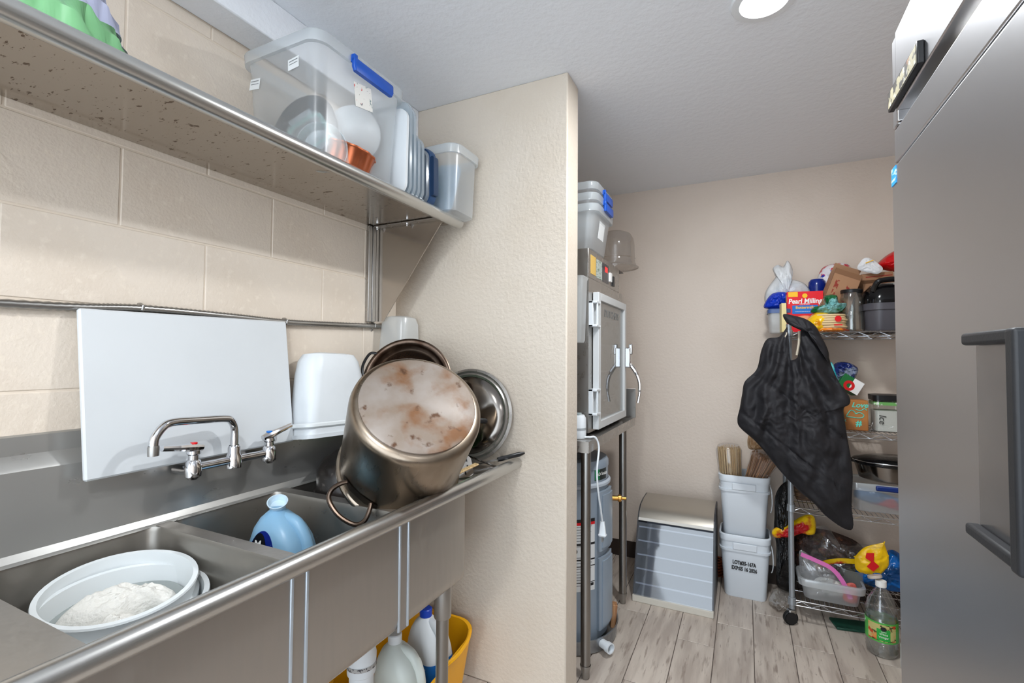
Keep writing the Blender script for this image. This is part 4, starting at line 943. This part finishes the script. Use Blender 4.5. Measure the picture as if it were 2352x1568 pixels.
m_redprint = mat('faded_red_print', col(146, 58, 44), .7)
m_smear = mat('smudged_red_print', col(166, 124, 92), .75, blotch=[(46, col(142, 52, 40), .46, .5)])
for x, y0, y1 in ((-.034, -.1, .045), (.022, -.02, .04), (.018, -.1, -.055)): MB().box(x-.009, x+.009, y0, y1, 0, .0006).build('red_print', m_smear, t)
t = thing('cardboard_box', 'second brown cardboard box with red stripes behind the black cooker lid', 'box', T(.625, 3.105, 1.70, 0, -4, 6))
MB().box(-.075, .06, -.07, .07, -.05, .07).build('box_body', m_card, t, bevel=.002)
for z in (.03, .048): MB().box(-.06, .055, -.0708, -.07, z, z+.006).build('red_stripe', m_redprint, t)
MB().box(-.12, .04, -.075, -.073, -.002, .06, T(0, 0, .06, 55, 0, 0)).build('box_flap', m_card, t)
o = MB().box(-.1, .1, -.05, .07, 0, .186).build('shipping_carton', m_card, label='closed brown carton behind the glass jar and the cooker', cat='box', bevel=.002, M=T(.63, 3.10, Z4))
o = MB().pillow([(-.045, -.025), (.035, -.035), (.05, .0), (-.015, .04), (-.045, .02)], .01, .006, 8, 60, .004, 34, 3).build('paper_stack', m_paper, label='crumpled white paper with yellow streak between cardboard box and red bag', cat='paper', M=T(.585, 3.0, 1.80, 0, 14, 0))
MB().box(-.018, .018, -.018, -.014, -.002, .002, T(-.012, 0, .018, 0, -35, 0)).build('yellow_streak', m_print_y, o)
bag('red_bag', 'glossy red bag on top of the second cardboard box', 'bag', [(-.07, -.01), (-.03, .04), (.03, .075), (.09, .07), (.1, -.04), (.03, -.045), (-.03, -.03)], .06, .05, film('red_film', (200, 14, 20), None, 10, .2), T(.69, 3.06, 1.815), .006, 18, 7)
# tortillas, green bag, jar, cooker
t = thing('tortilla_pack', 'stack of tortillas in yellow wrapper on the top rack shelf', 'food pack', T(.385, 2.868, Z4))
m_tort = mat('tortilla', col(222, 196, 150), .6, bump=(40, .3, .004))
for k in range(7): MB().lathe([(0, 0), (.07, 0), (.074, .005), (.07, .0105), (0, .0105)], 28, T(.004*math.sin(k*2), .003*math.cos(k), .004+k*.0115)).build('tortilla', m_tort, t)
MB().pillow([(-.098, -.01), (-.1, .05), (-.06, .095), (.0, .09), (-.01, .04), (-.02, -.005)], .062, .06, 8, 40, .004, 20, 3, T(0, -.004, 0)).build('yellow_wrapper', film('yellow_film', (238, 190, 20), (210, 120, 20), 12), t)
MB().lathe([(0, .0008), (.015, .0008), (.015, 0)], 20, frame((.028, -.0735, .058), (1, .25, 0), (0, 0, 1))).build('round_logo', m_red, t)
MB().box(-.018, .018, -.0004, .0004, -.003, .003, T(.028, -.0745, .028, 0, 0, 10)).build('red_print_bar', m_red, t)
MB().pillow([(-.06, -.006), (.07, -.004), (.075, .012), (.0, .02), (-.06, .014)], .078, .0, 6, 36, .004, 24, 5).build('orange_wrapper', film('orange_film', (230, 130, 30), (160, 60, 30), 20), t)
bag('green_bag', 'crumpled dark green snack bag on top of the tortilla pack', 'bag', [(-.075, -.03), (-.07, .0), (-.03, .015), (-.025, .055), (.03, .06), (.04, .02), (.075, .015), (.06, -.02), (.0, -.035)], .045, .045, film('green_film', (14, 92, 50), (120, 176, 176), 11, .2), T(.388, 2.88, 1.585), .01, 26, 4)
t = thing('glass_jar', 'tall clear glass jar with black lid on the top rack shelf', 'jar', T(.487, 2.91, Z4))
MB().lathe([(.0, .002), (.046, .002), (.051, .008), (.051, .165), (.044, .182), (.043, .195), (.041, .195), (.042, .18), (.048, .163), (.048, .01), (0, .006)], 40).build('jar_glass', m_glass, t)
MB().lathe([(.046, .193), (.047, .207), (.044, .21), (0, .21)], 36).build('jar_lid', m_black, t)
t = thing('rice_cooker', 'grey cooker with glossy black domed lid and handle on the top rack shelf', 'cooker', T(.64, 2.93, Z4))
m_cook = mat('cooker_grey', col(74, 72, 78), .35)
MB().rr([(0, .19, .19, .05), (.01, .2, .2, .06), (.10, .21, .21, .065), (.1, .222, .222, .07), (.132, .222, .222, .07), (.134, .2, .2, .06)], 8).build('cooker_body', m_cook, t)
MB().rr([(.133, .215, .215, .07), (.15, .214, .214, .07), (.195, .196, .196, .07), (.225, .15, .15, .06), (.234, .1, .1, .045)], 8).build('cooker_lid', mat('glossy_black', col(12, 12, 14), .12), t)
MB().tube(catmull([(-.075, -.075, .19), (-.06, -.085, .232), (-.03, -.088, .243), (.03, -.088, .243), (.06, -.085, .232), (.075, -.075, .19)], 5), .013, 10).build('lid_handle', bpy.data.materials['glossy_black'], t)
bag('white_cloth', 'folded white cloth on the cooker lid seen through its handle', 'cloth', [(-.05, -.02), (-.04, .02), (.04, .025), (.05, -.01)], .012, .01, m_cloth, T(.64, 2.868, Z4+.205, 12, 0, 0), .004, 30, 2)
# --- third shelf (behind the jacket)
o = MB().rr([(0, .03, .03, .012), (.22, .034, .034, .014), (.235, .026, .026, .01)], 5).build('teal_tube', film('teal_film', (20, 176, 196), (120, 220, 226), 16), label='bright teal wrapped roll leaning on the third rack shelf', cat='roll', M=T(.445, 2.92, 1.075, 0, -14, 0))
bag('blue_snack_bag', 'dark blue and silver snack bag leaning on the third rack shelf', 'bag', [(-.045, -.05), (-.05, .03), (-.02, .06), (.04, .045), (.055, .01), (.03, -.05)], .03, .03, film('navy_silver_film', (28, 44, 108), (130, 140, 160), 14), T(.468, 2.99, 1.25), .01, 26, 3)
t = thing('green_carton', 'small green and white food carton with red ring tilted on the third shelf', 'carton', frame((.488, 2.955, 1.195), (.8, .15, -.52), (.5, .2, .8)))
MB().box(-.05, .05, -.035, .035, -.06, 0).build('carton', mat('carton_green', col(18, 110, 54), .4), t, bevel=.001)
MB().box(-.0, .05, -.035, .035, 0, .0006).build('white_panel', m_print_w, t)
MB().lathe([(.012, 0), (.026, 0), (.026, .0012), (.012, .0012)], 24, T(-.005, -.012, .0006), ring=True).build('red_ring', m_red, t)
bag('white_sack', 'limp white paper sack behind the brown lettered box', 'bag', [(-.05, -.12), (-.045, .09), (-.01, .06), (.03, -.02), (.065, -.05), (.06, -.12)], .03, .03, mat('white_sack', col(204, 206, 212), .6, bump=[(20, .5, .015)]), T(.455, 2.97, 1.10), .006, 18, 8)
t = thing('lettered_box', 'brown box with teal handwriting on the third rack shelf', 'box', T(.487, 2.905, Z3, 0, 0, 2))
MB().box(-.058, .052, -.045, .045, 0, .148).build('box_body', mat('orange_brown_box', col(172, 112, 56), .6, blotch=[(6, col(150, 92, 42), .5, .65)]), t, bevel=.004)
m_pen = mat('teal_pen', col(90, 206, 186), .5)
BF = lambda x, z: frame((x, -.0458, z), (1, 0, 0), (0, 0, 1))
text('Love', .034, BF(.016, .124), m_pen, t, off=.0007, shear=.3); text('#', .04, BF(.012, .035), m_pen, t, off=.001); text('x', .03, BF(-.045, .05), m_pen, t)
MB().tube(catmull([(-.038, -.046, .07), (-.02, -.046, .098), (-.004, -.046, .09), (.0, -.046, .082), (.016, -.046, .088), (.032, -.046, .078), (.028, -.046, .066), (.01, -.046, .062), (-.01, -.046, .064), (-.038, -.046, .066)], 4), .002, 6).build('heart_doodle', m_pen, t)
MB().tube(catmull([(.0, -.046, .104), (.02, -.046, .098), (.035, -.046, .108), (.045, -.046, .1)], 4), .002, 6).build('pen_scribble', m_pen, t)
t = thing('flour_canister', 'clear canister of white powder with black lid on the third rack shelf', 'canister', T(.628, 2.93, Z3))
MB().rr([(0, .118, .118, .02), (.006, .125, .125, .022), (.15, .13, .13, .022)], 5, True, False).build('canister_body', m_glass, t)
MB().rr([(.003, .112, .112, .02), (.1, .118, .118, .02), (.103, .06, .06, .02)], 5).build('white_powder', mat('flour', col(212, 210, 204), .8), t)
MB().rr([(.15, .134, .134, .024), (.175, .136, .136, .024), (.178, .1, .1, .02)], 5).build('canister_lid', m_black, t)
MB().rr([(.128, .128, .128, .02), (.143, .129, .129, .02)], 5, True, False).build('green_contents', mat('green_bits', col(120, 190, 100), .7, blotch=[(40, col(220, 230, 210), .5, .55)]), t)
text('Ice', .04, frame((-.032, -.0625, .06), (0, 0, -1), (1, 0, 0)), m_ink, t, shear=.2)
# --- second shelf
b_ = bin_(T(.63, 2.95, Z2), .33, .2, .14, 'clear bin with navy handle under the roaster on the second rack shelf', taper=.9, r=.03)
MB().box(-.07, .1, -.118, -.102, .112, .136).build('latch_handle', mat('navy_handle', col(18, 44, 110), .3), b_, bevel=.006, seg=3)
bag('blue_packet', 'blue and red packet lying inside the bin on the second rack shelf', 'packet', [(-.14, .0), (-.1, .05), (.1, -.01), (.14, -.04), (.0, -.04)], .02, .02, film('blue_red_film', (70, 104, 140), (176, 60, 70), 7), T(.63, 2.92, Z2+.055), .006, 16, 5)
t = thing('roaster', 'oval stainless roaster with glossy black lid rim on the second rack shelf', 'roaster', T(.665, 2.96, Z2+.142))
MB().lathe([(0, .002), (.13, .002), (.15, .01), (.168, .075), (.17, .085)], 56, None, .68).build('roaster_body', m_lid, t)
MB().lathe([(.172, .078), (.178, .084), (.178, .1), (.17, .106), (.12, .118), (0, .122)], 56, None, .68).build('roaster_lid', bpy.data.materials['glossy_black'], t)
MB().tube(catmull([(-.165, -.03, .088), (-.195, -.03, .092), (-.205, .0, .094), (-.195, .03, .092), (-.165, .03, .088)], 5), .006, 8).build('roaster_handle', m_black, t)
MB().lathe([(.1785, .094), (.1795, .096), (.1785, .098)], 56, None, .68, ring=True).build('lid_line', m_wire, t)
o = MB().rr([(0, .16, .12, .02), (.045, .17, .13, .02)], 4).build('brown_tray', mat('wicker_brown', col(70, 50, 36), .6, stretch=(1, 1, 6), blotch=[(20, col(120, 92, 66), .5, .6)]), label='dark brown woven tray on the second rack shelf behind the jacket', cat='tray', M=T(.32, 3.0, Z2))
# --- bottom shelf
bag('chilli_bag', 'large clear bag of dark dried chillies on the bottom rack shelf', 'bag', [(-.18, -.13), (-.19, .05), (-.14, .13), (-.02, .15), (.08, .11), (.16, .02), (.2, -.1), (.05, -.14)], .07, .07, m_soil, T(.42, 3.05, Z1+.145), .012, 14, 6, n=60)
MB().pillow([(-.15, -.1), (-.16, .1), (-.06, .17), (.02, .10), (.14, .09), (.24, -.02), (.2, -.1)], .09, .02, 8, 60, .012, 14, 11).build('film', m_film, bpy.data.objects['chilli_bag'], M=T(.02, -.02, .005), smooth=60)
m_yfilm = film('yellow_red_film', (236, 194, 20), (176, 20, 26), 7, .25)
bag('yellow_bag', 'yellow and red plastic bag hanging behind the rack post', 'bag', [(-.10, -.075), (-.105, -.03), (-.03, .01), (.04, .065), (.085, .06), (.09, -.02), (.03, -.03), (-.03, -.06)], .04, .04, m_yfilm, T(.235, 2.95, .44), .006, 16, 4)
o = MB().ribbon(catmull([(-.10, 0, -.05), (-.06, -.01, -.012), (.0, -.012, .01), (.06, -.01, .018), (.10, 0, .022)], 6), .024, .004).build('yellow_band', m_yfilm, label='yellow and red folded strip across the dried chilli bag', cat='strip', M=T(.425, 2.945, .295))
bag('yellow_red_bag', 'stiff yellow bag with red print standing on the blue bag', 'bag', [(-.07, -.06), (-.075, .0), (-.075, .0), (-.03, .055), (.045, .09), (.045, .09), (.062, .03), (.062, .03), (.058, -.02), (.03, -.065), (.03, -.065), (-.03, -.075)], .016, .014, film('yellow_stiff', (244, 196, 10), None, 8, .3), T(.558, 2.91, .345), .004, 14, 2)
MB().prism([(-.03, .035), (.0, .04), (-.002, .0), (.02, -.02), (-.004, -.05), (-.03, -.03), (-.012, -.005), (-.035, .01)], 0, .002).build('print_patch', m_red, M=frame((.0, -.0235, 0), (1, 0, 0), (0, 0, 1)), parent=bpy.data.objects['yellow_red_bag'])
bag('blue_plastic_bag', 'glossy turquoise blue bag on the bottom rack shelf', 'bag', [(-.1, -.05), (-.08, .02), (.0, .05), (.05, .12), (.11, .06), (.11, -.06), (.0, -.08)], .06, .06, film('turquoise_film', (8, 92, 168), (10, 60, 110), 10, .15), T(.595, 2.96, .27), .008, 16, 3)
b_ = bin_(T(.375, 2.90, Z1), .26, .16, .105, 'open clear bin holding a zip bag on the bottom rack shelf', taper=.86, r=.03)
bag('zip_bag', 'clear zip bag of small parts with a pink zipper in the bottom bin', 'bag', [(-.1, -.1), (-.125, .09), (-.06, .075), (.02, .04), (.07, -.03), (.09, -.09), (.0, -.11)], .03, .025, clear('zip_film', (.9, .92, .93, 1), .28, .1, .12, (.75, .76, .78, 1)), T(.37, 2.885, Z1+.12), .006, 18, 5)
o = MB().ribbon(catmull([(-.12, 0, .09), (-.06, 0, .072), (.01, -.004, .045), (.055, -.006, -.01), (.085, -.006, -.085)], 6), .02, .003).build('pink_zipper', mat('pink_zip', col(214, 110, 176), .4), bpy.data.objects['zip_bag'], M=T(0, -.03, 0))
bag('parts_packet', 'speckled packet of small parts inside the clear bottom bin', 'packet', [(-.07, -.03), (-.06, .03), (.0, .04), (.06, .02), (.065, -.035)], .015, .01, mat('speckled_parts', col(206, 204, 198), .5, blotch=[(50, col(60, 60, 64), .58, .62), (20, col(60, 80, 150), .64, .68)]), T(.375, 2.875, Z1+.065), .006, 30, 4)
bag('red_net', 'pinkish red packet in the corner of the clear bottom bin', 'packet', [(-.025, -.04), (-.02, .035), (.025, .045), (.03, -.04)], .015, .015, mat('red_packet', col(186, 84, 74), .5), T(.455, 2.87, Z1+.055), .004, 24, 3)
t = thing('round_deli_cup', 'clear deli cup of dark green leaves behind the clear bottom bin', 'cup', T(.482, 2.955, Z1+.06))
MB().lathe([(0, .0), (.045, .0), (.056, .085), (.06, .088), (.06, .092), (.055, .09)], 32).build('cup', m_bin, t)
MB().lathe([(0, .07), (.03, .074), (.05, .06), (.05, .05)], 24).build('leaves', mat('dark_leaves', col(52, 62, 30), .7, blotch=[(50, col(96, 100, 60), .5, .6)], bump=(60, .9, .02)), t)
# black bin bag between buckets and rack
bag('bin_bag', 'black plastic bin bag hanging between the buckets and the rack post', 'bag', [(-.035, -.28), (-.04, -.05), (-.035, .2), (.0, .28), (.04, .26), (.05, .0), (.045, -.27)], .07, .07, m_trash, T(.185, 3.0, .37), .012, 12, 3)
bag('clear_floor_bag', 'crumpled clear bag with brown scraps on the floor beside the lower bucket', 'bag', [(-.05, -.01), (-.05, .06), (.0, .09), (.05, .05), (.05, -.005)], .06, .06, clear('dusty_film', (.9, .88, .85, 1), .32, .12, .14, (.72, .66, .6, 1)), T(.168, 2.96, .012), .016, 26, 6)
o = MB().box(-.09, .09, -.05, .05, 0, .012).build('green_tray', mat('dark_green_plastic', col(22, 66, 52), .5), label='flat dark green tray on the floor under the wire rack', cat='tray', bevel=.003, M=T(.475, 2.91, .001, 0, 0, 12))
# vinegar and jars on the floor
t = thing('vinegar_jug', 'clear vinegar jug with green label and white cap on the floor by the rack', 'bottle', T(.548, 2.715, 0))
MB().lathe([(0, .004), (.045, .0), (.056, .008), (.06, .03), (.056, .036), (.06, .045), (.057, .052), (.06, .06), (.06, .17), (.057, .176), (.06, .184), (.059, .2), (.05, .235), (.032, .272), (.019, .29), (.019, .302)], 44, None, 1, (6, .006), ring=True).build('jug_shell', m_pet, t, smooth=60)
MB().lathe([(0, .006), (.05, .004), (.055, .03), (.056, .17), (.0, .171)], 40).build('vinegar', clear('vinegar_liquid', (.94, .95, .94, 1), .04, .03, .1), t)
lb_ = MB().lathe([(.0612, .072), (.0612, .158)], 44, ring=True).build('label', mat('vinegar_label', col(84, 178, 78), .35), t)
def onv(a0, a1, z0, z1, m, name, off=.0617, n=8):
    b = MB(); b.loft([[(off*math.cos(R(a0+(a1-a0)*k/n)), off*math.sin(R(a0+(a1-a0)*k/n)), z) for z in (z0, z1)] for k in range(n+1)], False, False, closed=False); return b.build(name, m, lb_)
mv = mat('salad_print', col(196, 186, 120), .4, blotch=[(34, col(196, 70, 40), .52, .58), (46, col(60, 70, 34), .56, .6), (20, col(226, 140, 70), .58, .64)])
onv(-152, -48, .079, .151, mv, 'salad_picture'); onv(-118, -72, .082, .132, m_print_g, 'green_panel', .0621)
a = R(-95)
vf = lambda z: frame((.0628*math.cos(a), .0628*math.sin(a), z), (-math.sin(a), math.cos(a), 0), (0, 0, 1))
MB().prism([(.011*math.cos(k*math.pi/10), .009*math.sin(k*math.pi/10)) for k in range(20)], 0, .0006, vf(.134)).build('black_oval', m_ink, lb_)
for s_, z, sz in (('distilled', .121, .0065), ('White', .1105, .012), ('Vinegar', .098, .012)): text(s_, sz, vf(z), m_print_w, lb_)
cp = MB().lathe([(.0195, .296), (.021, .298), (.021, .322), (0, .323)], 24).build('cap', m_print_w, t)
MB().lathe([(.028, 0), (.029, .006), (.027, .012), (0, .012)], 28, axis((-.018, .012, .325), (-.3, .25, 1))).build('flip_lid', mat('cap_under', col(190, 178, 166), .5), cp)
for k, (x, y, lab, cm, h_) in enumerate(((.655, 2.70, 'small glass jar of green olives with gold lid beside the vinegar jug', m_brass, .17), (.628, 2.62, 'small white labelled jar with gold lid in front of the olive jar', m_brass, .135))):
    t = thing('small_jar', lab, 'jar', T(x, y, 0 if k else .0))
    MB().lathe([(0, .002), (.032, .0), (.034, .006), (.034, h_-.035), (.027, h_-.018), (.027, h_-.01)], 28).build('jar_glass', mat('olive_jar', col(96, 92, 44), .12, blotch=[(30, col(130, 120, 60), .5, .6)]) if not k else m_white, t)
    MB().lathe([(.029, h_-.018), (.029, h_), (0, h_+.001)], 24).build('jar_lid', cm, t)
    MB().lathe([(.0345, .03), (.0345, h_-.06)], 28, ring=True).build('jar_label', m_label, t)

# ---------------------------------------------------------------- black quilted jacket hung on the rack post
def jp(x, y): # outline taken at the jacket's own plane: crop pixels -> metres
    X = (x/2.905+1660); Yp = (y/2.905+700)
    d = fw + (X-1176)/FPX*rt2 - (Yp-784)/FPX*up2
    s_ = 2.72/d.y
    return (d.x*s_-.2, CAMZ+d.z*s_-1.0)
out = [jp(*q) for q in ((428, 150), (372, 215), (300, 225), (265, 290), (232, 425), (150, 510), (130, 600), (115, 690), (95, 765), (110, 820), (200, 905), (290, 1000), (390, 1120), (500, 1235), (610, 1325), (700, 1410), (858, 1502), (862, 1330), (860, 1150), (848, 980), (828, 830), (800, 700), (842, 660), (835, 610), (775, 520), (725, 410), (690, 300), (640, 190), (575, 120), (520, 150), (512, 230), (500, 345), (435, 368), (372, 300))]
t = thing('jacket', 'black quilted jacket hung over the front post of the wire rack', 'jacket', T(.2, 2.72, 1.0))
out2 = out[1:-1]
jm = MB().pillow(out, .055, .045, 44, 200, .007, 9, 12, center=jp(480, 760), p=3.2)
hx0, hz0 = jp(455, 40)
def fold(v):
    x, y, z = v; dx, dz = x-hx0, hz0-z; r_ = math.hypot(dx, dz); a_ = math.atan2(dx, dz)
    k = min(1, r_/.25)*min(1, abs(y)/.02)
    f_ = .010*math.sin(a_*19+noise.noise(Vector((x*6, z*6, 1)))*3.5)+.008*math.sin(a_*41+noise.noise(Vector((x*9, z*9, 5)))*4)
    # diagonal quilting seams
    q_ = (x*.62+z*.78)/.19+.5; s_ = abs(q_-round(q_)); seam = -.010*max(0, 1-s_/.05)
    d_ = (f_+seam)*k
    return (x, y+(-d_ if y < 0 else d_), z)
jm.v = [fold(v) for v in jm.v]
jm.build('jacket_body', m_jacket, t, smooth=70)
col_ = [jp(*q) for q in ((408, 62), (415, 110), (440, 135), (520, 150), (580, 220), (640, 300), (690, 380), (700, 320), (670, 240), (620, 160), (560, 105), (480, 75))]
MB().pillow(col_, .035, .03, 8, 70, .006, 20, 5, M=T(0, -.035, 0)).build('collar', m_jacket, t, smooth=70)
for a, b_, c_ in (((405, 205), (385, 260), (376, 305)), ((428, 185), (410, 265), (402, 355)), ((508, 175), (506, 250), (492, 335)), ((415, 200), (400, 250), (388, 310))):
    P_ = [jp(*q) for q in (a, b_, c_)]
    MB().tube(catmull([(p[0], -.012, p[1]) for p in P_], 5), .0055, 6).build('lining_strap', m_lining, t)
